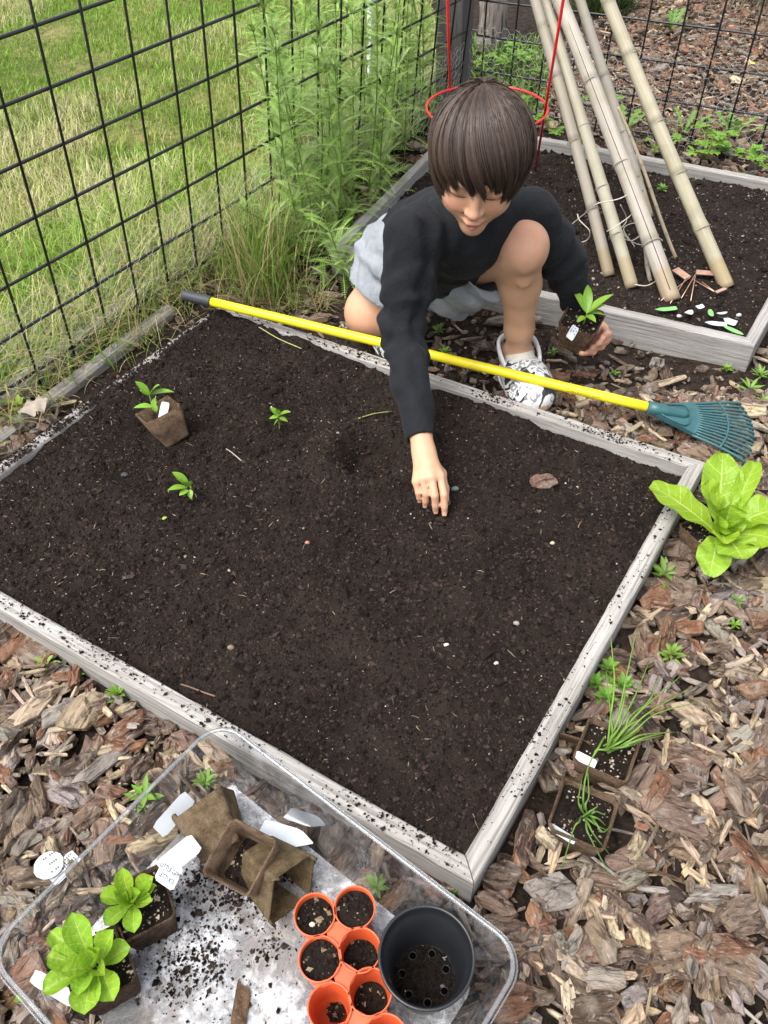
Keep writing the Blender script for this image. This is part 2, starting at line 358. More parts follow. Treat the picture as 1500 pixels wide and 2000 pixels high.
# ------------------------------------------------------------------ layout of the place
Z1 = 0.062                                           # top of the near bed's boards
BA, BB, BC, BD = (P(*c, Z1) for c in ((909, 1669), (1343, 910), (433, 611), (-175, 1053)))
def offset_poly(poly, t):
    poly = [np.asarray(p, float) for p in poly]; n = len(poly); out = []
    cx = np.mean(poly, 0)
    for i in range(n):
        p0, p1, p2 = poly[i - 1], poly[i], poly[(i + 1) % n]
        e1 = unit((p1 - p0)[:2]); e2 = unit((p2 - p1)[:2])
        n1 = A3(e1[1], -e1[0]); n2 = A3(e2[1], -e2[0])
        if n1 @ (p1 - cx)[:2] < 0 and n2 @ (p1 - cx)[:2] < 0: n1, n2 = -n1, -n2
        m = (n1 + n2) / (1 + n1 @ n2); q = p1.copy(); q[:2] += m * t; out.append(q)
    return out
BED1_IN = [BA, BB, BC, BD]; BED1_OUT = offset_poly(BED1_IN, 0.026)
Z2 = 0.068
BED2_OUT = [P(1475, 675, Z2), P(645, 482, Z2), P(893, 236, Z2), P(1640, 372, Z2)]
BED2_IN = offset_poly(BED2_OUT, -0.026)
FZ = 0.035
FW1, FW2 = P(130, 690, FZ), P(438, 490, FZ)
FD = unit(FW2 - FW1); FN = A3(FD[1], -FD[0], 0)      # fence direction, and the side the beds are on
POST = P(884, 203, 0.0); T_POST = (POST - FW1) @ FD
RF1, RF2 = P(1375, 275, FZ), P(1487, 293, FZ)
RD = unit(A3(*(P(1487, 293, FZ) - P(905, 196, FZ))[:2], 0))
BACK_E = unit(A3(*(P(800, -60, 0) - POST)[:2], 0))
LAWN = [FW1 - FD * 6, FW1 + FD * T_POST, POST + BACK_E * 12, POST + BACK_E * 12 - FN * 14, FW1 - FD * 6 - FN * 14]

# ------------------------------------------------------------------ the ground
def sheet_axis(lo, hi, fine_lo, fine_hi, step, n_out=14):
    a = np.arange(fine_lo, fine_hi + 1e-9, step)
    l = fine_lo - (np.geomspace(step * 2, fine_lo - lo, n_out)); r = fine_hi + np.geomspace(step * 2, hi - fine_hi, n_out)
    return np.concatenate([l[::-1], a, r])
def ground_z(x, y): return 0.005 * noise2(x, y, 7, 3, 3)
gx, gy = np.meshgrid(sheet_axis(-60, 60, -1.6, 2.4, 0.03), sheet_axis(-30, 120, -0.2, 4.6, 0.03), indexing='ij')
gz = ground_z(gx, gy) - 0.004
g = G().add(np.stack([gx, gy, gz], -1), gridF(*gx.shape))
k = NT('mulch_ground'); v = k.n('TexCoord').outputs['Object']
f1 = k.noise(v, 3, 4); f2 = k.noise(v, 46, 6, 0.7); f3 = k.noise(v, 150, 5, 0.7)
c = k.mix(k.ramp(f2, [(0.4, 0.0), (0.65, 1.0)]), (0.014, 0.010, 0.0075), (0.05, 0.034, 0.025))
c = k.mix(k.ramp(f3, [(0.62, 0.0), (0.75, 0.7)]), c, (0.16, 0.12, 0.09))
MT['mulch_ground'] = k.done(k.pbsdf(c, 0.9, Normal=k.bump(k.math('ADD', f2, f3), 1.0, 0.008), Specular_IOR_Level=0.15))
obj('ground', g, MT['mulch_ground'], kind='structure')

# lawn sheet beyond the left fence
tt = np.concatenate([np.linspace(-6, -1.0, 12), np.arange(-0.96, T_POST, 0.04), [T_POST], np.linspace(T_POST + 0.05, T_POST + 3, 50), np.linspace(T_POST + 4, T_POST + 12, 10)])
ss = np.concatenate([np.arange(0, 3.2, 0.04), np.linspace(3.5, 14, 14)])
bt = np.array([FW1 + FD * t if t <= T_POST else FW1 + FD * T_POST + BACK_E * (t - T_POST) for t in tt])
LV = bt[:, None, :] - FN[None, None, :] * ss[None, :, None]
LV[..., 2] = 0.010 + 0.008 * noise2(LV[..., 0], LV[..., 1], 5, 9, 3)
k = NT('lawn_ground'); v = k.n('TexCoord').outputs['Object']; f1 = k.noise(v, 3.2, 4); f2 = k.noise(v, 40, 6, 0.7); f3 = k.noise(v, 220, 4)
c = k.mix(k.ramp(f1, [(0.4, 0.0), (0.6, 1.0)]), (0.12, 0.16, 0.035), (0.30, 0.26, 0.11)); c = k.mix(k.ramp(f2, [(0.35, 0.7), (0.6, 0.0)]), c, (0.045, 0.036, 0.022))
MT['lawn'] = k.done(k.pbsdf(c, 0.9, Normal=k.bump(k.math('ADD', f2, f3), 1.0, 0.01), Specular_IOR_Level=0.1))
obj('lawn', G().add(LV, gridF(len(tt), len(ss))), MT['lawn'], kind='structure')

# ------------------------------------------------------------------ soil in the two beds
HOLE = P(728, 893, 0.045)
def soil_z(x, y):
    z = 0.047 + 0.0075 * noise2(x, y, 6, 21, 3) + 0.0045 * noise2(x, y, 22, 5, 2) + 0.0030 * noise2(x, y, 70, 6, 2)
    # heaped towards the far left corner
    e = (np.stack([x, y], -1) - BC[:2]); dl = np.hypot(e[..., 0], e[..., 1]); z = z + 0.012 * np.exp(-(dl / 0.30) ** 2)
    side = (np.stack([x, y], -1) - BD[:2]) @ unit((BA - BB)[:2] * 0 + A3(BB[0] - BC[0], BB[1] - BC[1]))
    z = z + 0.006 * np.exp(-np.clip(side, 0, 9) / 0.12)
    h = np.hypot(x - HOLE[0], (y - HOLE[1])); z = z - 0.046 * np.exp(-(h / 0.052) ** 3.5) + 0.018 * np.exp(-((h - 0.09) / 0.028) ** 2)
    h2 = np.hypot(x - P(430, 715, .05)[0], y - P(430, 715, .05)[1]); z = z - 0.014 * np.exp(-(h2 / 0.05) ** 2)
    e2 = np.stack([x, y], -1) - BB[:2]; z = z - 0.012 * np.exp(-(np.hypot(e2[..., 0], e2[..., 1]) / 0.3) ** 2)
    return np.maximum(z, 0.009)
def bil(q, s, t):
    a, b, c, d = q
    s = s[..., None]; t = t[..., None]
    return (1 - s) * (1 - t) * a + s * (1 - t) * b + s * t * c + (1 - s) * t * d
s_, t_ = np.meshgrid(np.linspace(-0.004, 1.004, 240), np.linspace(-0.004, 1.004, 300), indexing='ij')
SV = bil(BED1_IN, s_, t_); SV[..., 2] = soil_z(SV[..., 0], SV[..., 1])
obj('soil', G().add(SV, gridF(*s_.shape)), MT['soil'], kind='structure')
def soil2_z(x, y): return 0.036 + 0.008 * noise2(x, y, 5, 31, 3) + 0.003 * noise2(x, y, 30, 8, 2)
s_, t_ = np.meshgrid(np.linspace(-0.01, 1.01, 90), np.linspace(-0.01, 1.01, 90), indexing='ij')
SV2 = bil(BED2_IN, s_, t_); SV2[..., 2] = soil2_z(SV2[..., 0], SV2[..., 1])
obj('soil', G().add(SV2, gridF(*s_.shape)), MT['soil'], kind='structure')

def specks(N, pos, size, col, flat=0.8, r=rng):
    """N small irregular lumps as one mesh"""
    base = A3([1, 0, 0], [-1, 0, 0], [0, 1, 0], [0, -1, 0], [0, 0, 1], [0, 0, -1]) if False else np.array([[1, 0, 0], [-1, 0, 0], [0, 1, 0], [0, -1, 0], [0, 0, 1], [0, 0, -1]], float)
    th = r.uniform(0, 6.283, N); V = base[None] * r.uniform(0.55, 1.25, (N, 6, 1)) + r.normal(0, 0.22, (N, 6, 3))
    V[..., 2] *= flat
    x = V[..., 0] * np.cos(th)[:, None] - V[..., 1] * np.sin(th)[:, None]; y = V[..., 0] * np.sin(th)[:, None] + V[..., 1] * np.cos(th)[:, None]
    V = np.stack([x, y, V[..., 2]], -1) * size[:, None, None] + pos[:, None, :]
    f = np.array([[0, 2, 4], [2, 1, 4], [1, 3, 4], [3, 0, 4], [2, 0, 5], [1, 2, 5], [3, 1, 5], [0, 3, 5]])
    F = (f[None] + (np.arange(N) * 6)[:, None, None]).reshape(-1, 3)
    return V.reshape(-1, 3), F, np.repeat(col, 6, axis=0)
def soil_cols(N, lo=0.35, hi=2.7):
    b = np.array([0.0205, 0.0145, 0.0117]); return b * (lo + (hi - lo) * rng.random((N, 1)) ** 1.7) * np.stack([np.ones(N), rng.uniform(0.92, 1.05, N), rng.uniform(0.85, 1.1, N)], -1)
def in_bed(quad, N, zf, m=0.0):
    s, t = rng.uniform(m, 1 - m, N), rng.uniform(m, 1 - m, N); p = bil(quad, s, t); p[:, 2] = zf(p[:, 0], p[:, 1]); return p

N = 74000; p = in_bed(BED1_IN, N, soil_z); sz = np.minimum(0.0008 + rng.exponential(0.00085, N), 0.006)
g = G(); p[:, 2] += sz * 0.25; g.add(*specks(N, p, sz, soil_cols(N)))
N = 1500; p = in_bed(BED1_IN, N, soil_z); kp = noise2(p[:, 0], p[:, 1], 9, 88, 2) + rng.normal(0, 0.3, N) > 0.1; p = p[kp]; N = len(p); sz = np.minimum(0.003 + rng.exponential(0.0022, N), 0.011); p[:, 2] += sz * 0.15; g.add(*specks(N, p, sz, soil_cols(N, 0.6, 1.3), 0.7))
def crumb_on_board(a, b, oa, ob, N, zt, rad=0.0016, clump=7):
    """crumbs spilled on a board top, in loose clusters"""
    cs = rng.uniform(0, 1, clump); s = np.where(rng.random(N) < 0.75, rng.choice(cs, N) + rng.normal(0, 0.025, N), rng.uniform(0, 1, N))
    keep = (s > 0.01) & (s < 0.99); s = s[keep]; w_ = np.clip(rng.beta(0.9, 1.3, len(s)), 0.02, 0.95)
    pi = a + (b - a) * s[:, None]; po = oa + (ob - oa) * s[:, None]; pp = pi + (po - pi) * w_[:, None]; pp[:, 2] = zt + 0.0008
    return pp, np.minimum(0.0006 + rng.exponential(rad * 0.6, len(s)), 0.0036)
for i, (N, cl) in enumerate(((220, 7), (900, 9), (4200, 9), (750, 10))):
    a, b, oa, ob = BED1_IN[i], BED1_IN[(i + 1) % 4], BED1_OUT[i], BED1_OUT[(i + 1) % 4]
    pp, sz = crumb_on_board(a, b, oa, ob, N, Z1, 0.0013, cl); g.add(*specks(len(pp), pp, sz, soil_cols(len(pp))))
obj('soil_crumbs', g, MT['crumb'], smooth=False, kind='stuff', label='dark brown soil crumbs covering the near raised bed', cat='soil')
N = 3400; p = in_bed(BED1_IN, N, soil_z); p = p[noise2(p[:, 0], p[:, 1], 5, 93, 3) + rng.normal(0, 0.35, N) > 0.05]; N = len(p); sz = np.minimum(0.0004 + rng.exponential(0.00045, N), 0.0034); p[:, 2] += sz * 0.7
pc = np.array([0.46, 0.42, 0.35]) * rng.uniform(0.2, 1.1, (N, 1)) * np.stack([np.ones(N), rng.uniform(0.9, 1, N), rng.uniform(0.75, 1, N)], -1)
obj('perlite_grains', G().add(*specks(N, p, sz, pc)), MT['stone'], smooth=False, kind='stuff', label='white perlite grains scattered over the dark soil', cat='perlite')
g = G(); N = 420; p = in_bed(BED1_IN, N, soil_z)
for i in range(N):
    a = rng.uniform(0, 6.28); L = 0.003 + rng.exponential(0.004); d = A3(math.cos(a), math.sin(a), rng.normal(0, 0.15)) * L
    q = p[i] + A3(0, 0, 0.0014); r_ = rng.uniform(0.00035, 0.0008)
    V, F = tube([q - d / 2, q + rng.normal(0, L * 0.06, 3), q + d / 2], [r_, r_ * 1.2, r_ * 0.6], 4)
    g.add(V, F, A3(0.30, 0.21, 0.13) * rng.uniform(0.25, 1.3))
obj('wood_fibres', g, MT['stone'], kind='stuff', label='pale wood fibres scattered in the dark soil', cat='fibres')
# crumbs, perlite in the far bed
g = G(); N = 9000; p = in_bed(BED2_IN, N, soil2_z); sz = np.minimum(0.0014 + rng.exponential(0.0016, N), 0.009); p[:, 2] += sz * 0.25; g.add(*specks(N, p, sz, soil_cols(N, 0.6, 2.4)))
obj('soil_crumbs', g, MT['crumb'], smooth=False, kind='stuff', label='dark soil crumbs in the bed behind the child', cat='soil')
N = 5200; p = in_bed(BED2_IN, N, soil2_z); sz = np.minimum(0.0007 + rng.exponential(0.0008, N), 0.0055); p[:, 2] += sz * 0.6
pc = np.array([0.40, 0.35, 0.29]) * (0.08 + rng.random((N, 1)) ** 2.2) * np.ones((1, 3))
obj('perlite_grains', G().add(*specks(N, p, sz, pc)), MT['stone'], smooth=False, kind='stuff', label='pale perlite and grit in the bed behind the child', cat='perlite')

# ------------------------------------------------------------------ raised beds
def board(name, a, b, oa, ob, zt, zb, m, parent, n=46, c=0.003, label=None, wear=0.0009):
    a, b, oa, ob = (np.asarray(q, float) for q in (a, b, oa, ob)); s = np.linspace(0, 1, n)[:, None]
    I = a + (b - a) * s; O = oa + (ob - oa) * s; L = np.linalg.norm(b - a); seed = rng.uniform(0, 50)
    th = np.linalg.norm(O - I, axis=1, keepdims=True); dirn = (O - I) / th
    prof = [(0, zb), (0, zt - c), (c * 0.9, zt), (None, zt + 0.0004), (-c * 0.9, zt), (-0.0, zt - c), (-0.0, zb)]
    rows = []; locs = []
    for j, (o, z) in enumerate(prof):
        off = th * 0.5 if o is None else (th + o if j > 3 else np.full_like(th, o))
        q = I + dirn * off; wob = wear * noise(np.concatenate([s * L * 55 + j * 3.1, np.full_like(s, seed), s * 0], -1))
        q = q + dirn * wob[:, None] * (1 if j not in (0, 6) else 0.3); zz = z + (wear * 0.9 * noise(np.concatenate([s * L * 40, np.full_like(s, seed + j), s * 0], -1)) if 0 < j < 6 else 0)
        q[:, 2] = zz; rows.append(q); locs.append(np.stack([s[:, 0] * L + seed, off[:, 0] + 0.01 * seed, q[:, 2]], -1))
    V = np.stack(rows, 1); Lc = np.stack(locs, 1); m7 = len(prof)
    F = [gridF(n, m7)[:, ::-1], np.arange(m7)[None], ((n - 1) * m7 + np.arange(m7))[None, ::-1], np.stack([np.arange(n - 1) * m7, np.arange(n - 1) * m7 + m7 - 1, np.arange(1, n) * m7 + m7 - 1, np.arange(1, n) * m7], -1)]
    return obj(name, G().add(V, F, loc=Lc.reshape(-1, 3)), m, parent, smooth=False, label=label)
def shrink(a, b, oa, ob, e=0.0008):
    d = unit(b - a); do = unit(ob - oa); return a + d * e, b - d * e, oa + do * e, ob - do * e
bed = thing('raised_bed', (BA + BC) / 2 * A3(1, 1, 0), 'near raised garden bed of bleached grey boards filled with dark soil', 'raised bed')
for i, lb in enumerate(('right board, clean and pale grey', 'far board, half hidden by spilled soil', 'left board, mostly buried under soil and straw', 'front board, pale top with soil crumbs')):
    a, b, oa, ob = shrink(BED1_IN[i], BED1_IN[(i + 1) % 4], BED1_OUT[i], BED1_OUT[(i + 1) % 4])
    board('board', a, b, oa, ob, Z1 - 0.0004 * i, -0.02, MT['wood'], bed, label=lb)
bed2 = thing('raised_bed', (BED2_OUT[0] + BED2_OUT[2]) / 2 * A3(1, 1, 0), 'far raised bed of grey boards with bamboo poles standing in it', 'raised bed')
for i in range(4):
    a, b, oa, ob = shrink(BED2_IN[i], BED2_IN[(i + 1) % 4], BED2_OUT[i], BED2_OUT[(i + 1) % 4])
    board('board', a, b, oa, ob, Z2 - 0.0004 * i, -0.02, MT['wood_grey'], bed2)
# a second board butted on at the right of the far bed's corner
# ------------------------------------------------------------------ timbers lying under the left fence
def timber(p0, p1, w_, h_, label, n=30):
    d = unit((p1 - p0) * A3(1, 1, 0)); sd_ = A3(d[1], -d[0], 0); L = np.linalg.norm(p1 - p0); s = np.linspace(0, 1, n); seed = rng.uniform(0, 30)
    prof = [(-.5, 0), (-.5, .8), (-.36, 1), (.36, 1), (.5, .8), (.5, 0)]; V = []; Lc = []
    for k_, t in enumerate(s):
        for j, (o, z) in enumerate(prof):
            wob = 0.0016 * float(noise(A3(t * L * 25, seed, j)))
            V.append(p0 + (p1 - p0) * t + sd_ * (o * w_ + wob) + A3(0, 0, z * h_ - 0.01 + wob)); Lc.append((t * L + seed, o * w_, z * h_))
    F = [gridF(n, 6)[:, ::-1], np.arange(6)[None], ((n - 1) * 6 + np.arange(6))[None, ::-1]]
    return obj('landscape_timber', G().add(V, F, loc=Lc), MT['timber'], smooth=False, label=label, cat='timber', group='timbers under the left fence')
z0 = A3(1, 1, 0)
timber(P(-120, 868, .03) * z0, P(300, 545, .03) * z0, 0.042, 0.048, 'grey timber on the ground directly under the left wire fence')
timber(P(-120, 922, .03) * z0, P(330, 590, .03) * z0, 0.036, 0.030, 'lower grey timber beside the left board of the near bed')
timber(P(305, 548, .03) * z0, P(520, 405, .03) * z0, 0.042, 0.045, 'short grey timber behind the black grip of the rake')

# ------------------------------------------------------------------ fences
def wire_fence(name, start, d, n, lean, t0, t1, tv, zs, label, hex_t, hex_h, wob_seed):
    root = thing(name, start * z0, label, 'fence'); up = A3(0, 0, 1) + n * lean
    ztop = zs[-1] + 0.05
    def pt(t, z): return start * z0 + d * t + up * z
    for z in zs:
        ts = np.linspace(t0, t1, 14); pts = np.array([pt(t, z + 0.003 * float(noise(A3(t * 2, z * 9, wob_seed)))) for t in ts])
        obj('horizontal_wire', G().add(*tube(pts, 0.0034, 7)), MT['wire'], root)
    for t in tv:
        a = 0.004 * rng.normal(); pts = np.array([pt(t + a * q, 0.005 + (ztop - 0.005) * q) + n * 0.0056 for q in (0, 0.5, 1)])
        obj('vertical_wire', G().add(*tube(pts, 0.0028, 7)), MT['wire'], root)
    # chicken wire tied along the foot of the fence
    g = G(); a = 0.0135; dx = a * 1.5; dz = a * math.sqrt(3); ev = {}
    nx = int((hex_t[1] - hex_t[0]) / dx); nz = int(hex_h / dz)
    key = lambda x, z: (round(x * 2000), round(z * 2000))
    for i in range(nx):
        for j in range(nz):
            cx = hex_t[0] + i * dx; cz = 0.01 + j * dz + (dz / 2 if i % 2 else 0)
            ps = [(cx + a * math.cos(q * math.pi / 3), cz + a * math.sin(q * math.pi / 3)) for q in range(6)]
            for q in range(6):
                e = tuple(sorted((key(*ps[q]), key(*ps[(q + 1) % 6])))); ev[e] = 1
    jit = {}
    for (k1, k2) in ev:
        pp = []
        for kk in (k1, k2):
            if kk not in jit: jit[kk] = rng.normal(0, 0.0016, 3)
            x, z = kk[0] / 2000, kk[1] / 2000; pp.append(pt(x, z) + n * (0.011 + 0.008 * float(noise(A3(x * 4, z * 6, 3)))) + jit[kk])
        g.add(*tube(pp, 0.00042, 3, False))
    obj('chicken_wire', g, MT['galv'], root)
    return root
tv = [((P(322, 562, FZ) - FW1) @ FD) + 0.1 * i for i in range(-8, 30)]
tv = [t for t in tv if -0.62 < t < T_POST - 0.03]
wire_fence('wire_fence', FW1, FD, FN, 0.09, -0.62, T_POST - 0.02, tv, [0.044 + 0.102 * i for i in range(11)], 'black wire grid fence along the lawn at left', (-0.6, T_POST - 0.05), 0.22, 1.0)
RS = P(905, 196, FZ); t1 = 1.35
RN = A3(RD[1], -RD[0], 0)
wire_fence('wire_fence', RS, RD, RN, -0.02, 0.03, t1, [0.06 + 0.1 * i for i in range(13)], [0.03 + 0.102 * i for i in range(9)], 'black wire grid fence behind the bamboo poles at right', (0.03, t1), 0.26, 2.0)
g = G(); hw = 0.046; prof = [(-hw, -hw + .003), (-hw + .003, -hw), (hw - .003, -hw), (hw, -hw + .003), (hw, hw - .003), (hw - .003, hw), (-hw + .003, hw), (-hw, hw - .003)]
Rp = frame(unit(A3(-0.02, 0.0, 1.0)), RD); V = []; Lc = []
for q in np.linspace(-0.05, 1.25, 12):
    for (x, y) in prof: V.append(POST + Rp @ A3(x, y, q)); Lc.append((q, x, y))
g.add(V, [gridF(12, 8), np.stack([np.arange(11) * 8 + 7, np.arange(11) * 8, np.arange(11) * 8 + 8, np.arange(11) * 8 + 15], -1), np.arange(8)[None, ::-1], (88 + np.arange(8))[None]], loc=Lc)
obj('fence_post', g, MT['post'], smooth=False, label='dark grey square timber post where the two fences meet', cat='post')

# ------------------------------------------------------------------ lawn grass
def in_view(p, m=60, top=-160):
    q = Q(p); return (q[:, 2] > 0.1) & (q[:, 0] > -m) & (q[:, 0] < 1500 + m) & (q[:, 1] > top) & (q[:, 1] < 2000 + m)
def lawn_pts(N):
    out = np.zeros((0, 3))
    while len(out) < N:
        t = rng.uniform(-0.9, T_POST + 2.4, N * 2); s = rng.uniform(0, 2.6, N * 2) ** 1.0
        b = np.where((t <= T_POST)[:, None], FW1 + FD * t[:, None], FW1 + FD * T_POST + BACK_E * (t - T_POST)[:, None]) - FN * s[:, None]; b[:, 2] = 0.004
        b = b[in_view(b)]; out = np.concatenate([out, b])
    return out[:N]
def fence_dist(p): return -(p - FW1) @ FN
N = 95000; p = lawn_pts(N); fd = fence_dist(p)
pat = noise2(p[:, 0], p[:, 1], 3.0, 41, 3); lush = np.exp(-((fd - 0.25) / 0.25) ** 2) * (np.asarray((p - FW1) @ FD) < 0.9)
kind_ = rng.random(N) + 0.62 * np.clip(pat, -1, 1)
kind_ = kind_ - 0.35 * lush
col = np.where((kind_ < 0.55)[:, None], A3(0.19, 0.35, 0.035), np.where((kind_ < 0.88)[:, None], A3(0.40, 0.49, 0.12), A3(0.62, 0.57, 0.33))) * rng.uniform(0.65, 1.25, (N, 1))
L = rng.uniform(0.022, 0.055, N) * (1 + 2.3 * lush * rng.uniform(0.3, 1.0, N)) * (1 + 0.4 * pat)
L = np.maximum(L, 0.015)
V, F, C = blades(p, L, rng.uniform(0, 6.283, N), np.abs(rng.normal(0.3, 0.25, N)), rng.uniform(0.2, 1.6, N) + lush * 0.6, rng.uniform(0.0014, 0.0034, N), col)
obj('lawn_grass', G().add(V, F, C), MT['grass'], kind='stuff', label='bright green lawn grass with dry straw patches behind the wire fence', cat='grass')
# tall grass and straw at the foot of the left fence, on both sides of it
N = 9000; t = rng.uniform(-0.8, T_POST - 0.55, N); s = rng.normal(0.09, 0.07, N); p = FW1 + FD * t[:, None] - FN * s[:, None]; p[:, 2] = 0.0
straw = rng.random(N) < 0.55
col = np.where(straw[:, None], A3(0.55, 0.47, 0.23), A3(0.22, 0.37, 0.05)) * rng.uniform(0.6, 1.2, (N, 1))
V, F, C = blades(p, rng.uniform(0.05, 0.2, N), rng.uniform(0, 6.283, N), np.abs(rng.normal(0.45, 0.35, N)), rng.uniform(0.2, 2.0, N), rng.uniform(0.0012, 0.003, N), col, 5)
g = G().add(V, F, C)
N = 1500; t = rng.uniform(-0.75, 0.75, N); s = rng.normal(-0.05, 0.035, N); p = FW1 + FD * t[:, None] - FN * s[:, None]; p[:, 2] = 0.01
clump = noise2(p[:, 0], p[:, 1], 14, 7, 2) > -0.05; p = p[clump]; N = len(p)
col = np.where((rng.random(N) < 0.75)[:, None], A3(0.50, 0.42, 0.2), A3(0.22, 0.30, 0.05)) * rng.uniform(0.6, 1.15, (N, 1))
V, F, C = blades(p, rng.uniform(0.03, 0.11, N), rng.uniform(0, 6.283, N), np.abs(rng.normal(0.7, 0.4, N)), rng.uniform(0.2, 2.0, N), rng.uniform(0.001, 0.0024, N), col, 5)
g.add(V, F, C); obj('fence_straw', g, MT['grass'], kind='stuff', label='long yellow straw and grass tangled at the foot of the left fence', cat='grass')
# ------------------------------------------------------------------ the clear tray's footprint is needed by the mulch below it
TRZ, TFZ = 0.105, 0.024                              # rim and floor height of the tray
TF, TL, TR = P(428, 1428, TRZ), P(3, 1856, TRZ), P(985, 1888, TRZ)
t_u = unit(TL - TF); t_v = unit((TR - TF) - t_u * ((TR - TF) @ t_u)); TLEN_U = np.linalg.norm(TL - TF) ; TLEN_V = (TR - TF) @ t_v
TRAY = [TF, TF + t_u * 0.36, TF + t_u * 0.36 + t_v * TLEN_V, TF + t_v * TLEN_V]

# ------------------------------------------------------------------ bark mulch
BARK_COLS = [('grey brown', (0.178, 0.127, 0.094)), ('reddish brown', (0.215, 0.112, 0.068)), ('pale tan', (0.48, 0.385, 0.27)), ('dark brown', (0.078, 0.055, 0.042)), ('silvery grey', (0.27, 0.238, 0.208))]
def chip(L, W, T, kind_, n=9, r=rng):
    """one bark chip around the origin, long axis x: top skin with ridges, broken edges, underside"""
    th = np.arange(n) / n * 6.283 + r.normal(0, 0.16, n)
    ex = 2.2 if kind_ == 'stick' else 1.0
    rr = r.uniform(0.80, 1.08, n); cx, sy = np.cos(th), np.sin(th)
    if kind_ == 'slab': e_ = r.uniform(0.35, 0.95); cx = np.sign(cx) * np.abs(cx) ** e_; sy = np.sign(sy) * np.abs(sy) ** e_; cx = cx + sy * r.normal(0, 0.22)
    if kind_ == 'stick': cx = np.sign(cx) * np.abs(cx) ** 0.35; sy = np.sign(sy) * np.abs(sy) ** 0.8
    E = np.stack([cx * L * rr, sy * W * rr, np.zeros(n)], -1)
    bow = r.normal(0, 0.18) * T
    def zt(p): return T * (0.9 + 0.17 * r.normal(0, 1, len(p))) + bow * (p[:, 0] / L) ** 2 * 2 - 0.25 * T * (p[:, 1] / W) ** 2
    c = np.zeros((1, 3)); r1 = E * 0.42 + r.normal(0, 0.06, (n, 3)) * [L, W, 0]; r2 = E * 0.8 + r.normal(0, 0.05, (n, 3)) * [L, W, 0]
    c[:, 2] = T * 1.15; r1[:, 2] = zt(r1); r2[:, 2] = zt(r2) * 0.88; r3 = E.copy(); r3[:, 2] = T * r.uniform(0.2, 0.7, n); r4 = E * 0.9; r4[:, 2] = -0.15 * T + r.normal(0, 0.08, n) * T
    V = np.concatenate([c, r1, r2, r3, r4, [[0, 0, -0.2 * T]]]); i = np.arange(n); j = (i + 1) % n
    tri = [np.stack([np.zeros(n, int), 1 + i, 1 + j], -1)]
    q = [np.stack([1 + a * n + i, 1 + (a + 1) * n + i, 1 + (a + 1) * n + j, 1 + a * n + j], -1) for a in range(3)]
    tri.append(np.stack([np.full(n, 4 * n + 1), 1 + 3 * n + j, 1 + 3 * n + i], -1))
    return V, [np.concatenate(tri), np.concatenate(q)]
def in_poly(poly, p): return inside(poly, p[:, 0], p[:, 1])
BED1_X = offset_poly(BED1_OUT, 0.006); BED2_X = offset_poly(BED2_OUT, 0.006)
def mulch_ok(p):
    q = p[:, :2]
    ok = ~in_poly(BED1_X, p) & ~in_poly(BED2_X, p) & ((p - FW1) @ FN > 0.02) & in_view(p, 80, -130)
    # beyond the far fence the ground belongs to the other border
    return ok & ~in_poly(LAWN, p)
def gen_pts(N, box, dmin=None):
    p = np.stack([rng.uniform(box[0], box[1], N), rng.uniform(box[2], box[3], N), np.zeros(N)], -1); return p[mulch_ok(p)]
far_n = lambda p: (p - RS) @ A3(-RD[1], RD[0], 0)     # >0 beyond the right fence
near = gen_pts(28000, (-1.0, 1.4, 0.0, 1.75)); mid = gen_pts(9000, (-0.5, 1.7, 1.2, 2.9)); mid = mid[(far_n(mid) < 0.02) & (mid[:, 1] > 1.1)]
far = gen_pts(30000, (-0.2, 3.4, 2.3, 4.6)); far = far[far_n(far) > 0.03]
near = near[near[:, 1] < 1.35]
yar_c = [P(620, 500, 0), P(700, 420, 0), P(560, 560, 0)]
chips = []
for grp, arr in (('near', near), ('mid', mid), ('far', far)):
    # dark soil shows through in places
    bare = noise2(arr[:, 0], arr[:, 1], 6.0, 77, 2)
    for p, bz in zip(arr, bare):
        if grp == 'mid' and bz > -0.05 and rng.random() < 0.6: continue
        if grp == 'near' and bz > 0.7 and rng.random() < 0.7: continue
        u = rng.random(); kd = 'stick' if u < 0.27 else 'slab'
        sc = {'near': 1.0, 'mid': 0.8, 'far': 0.85}[grp]
        if kd == 'stick': L = rng.uniform(0.010, 0.036) * sc; W = rng.uniform(0.0016, 0.0062) * sc; T = min(rng.uniform(0.002, 0.007), W * 1.4)
        else: L = np.clip(rng.lognormal(-4.38, 0.62), 0.0045, 0.040) * sc; W = L * rng.uniform(0.27, 0.7); T = rng.uniform(0.004, 0.0115) * (0.5 + L / 0.03)
        ci = rng.choice(5, p=[0.38, 0.16, 0.14, 0.17, 0.15] if grp != 'far' else [0.36, 0.36, 0.06, 0.16, 0.06])
        if kd == 'stick': ci = rng.choice([2, 0, 4, 3], p=[0.5, 0.2, 0.2, 0.1])
        z = rng.uniform(-0.003, 0.016) if grp == 'near' else rng.uniform(-0.003, 0.007)
        tilt = rng.normal(0, 0.19, 2)
        chips.append([grp, kd, ci, p + A3(0, 0, z), L, W, T, rng.uniform(0, 6.283), tilt])
tray_in = offset_poly(TRAY, 0.004)
for c_ in chips:
    if inside(tray_in, c_[3][0], c_[3][1]): c_[3][2] = min(c_[3][2], 0.001); c_[8] = c_[8] * 0.25; c_[6] = min(c_[6], 0.008)
POT_SPOTS = []      # (centre, radius) kept clear of big chips, filled by the pots' plans
POT_SPOTS += [(P(1187, 1480, 0.0), 0.055), (P(1140, 1600, 0.0), 0.055), (P(1385, 1050, 0.0), 0.045)]
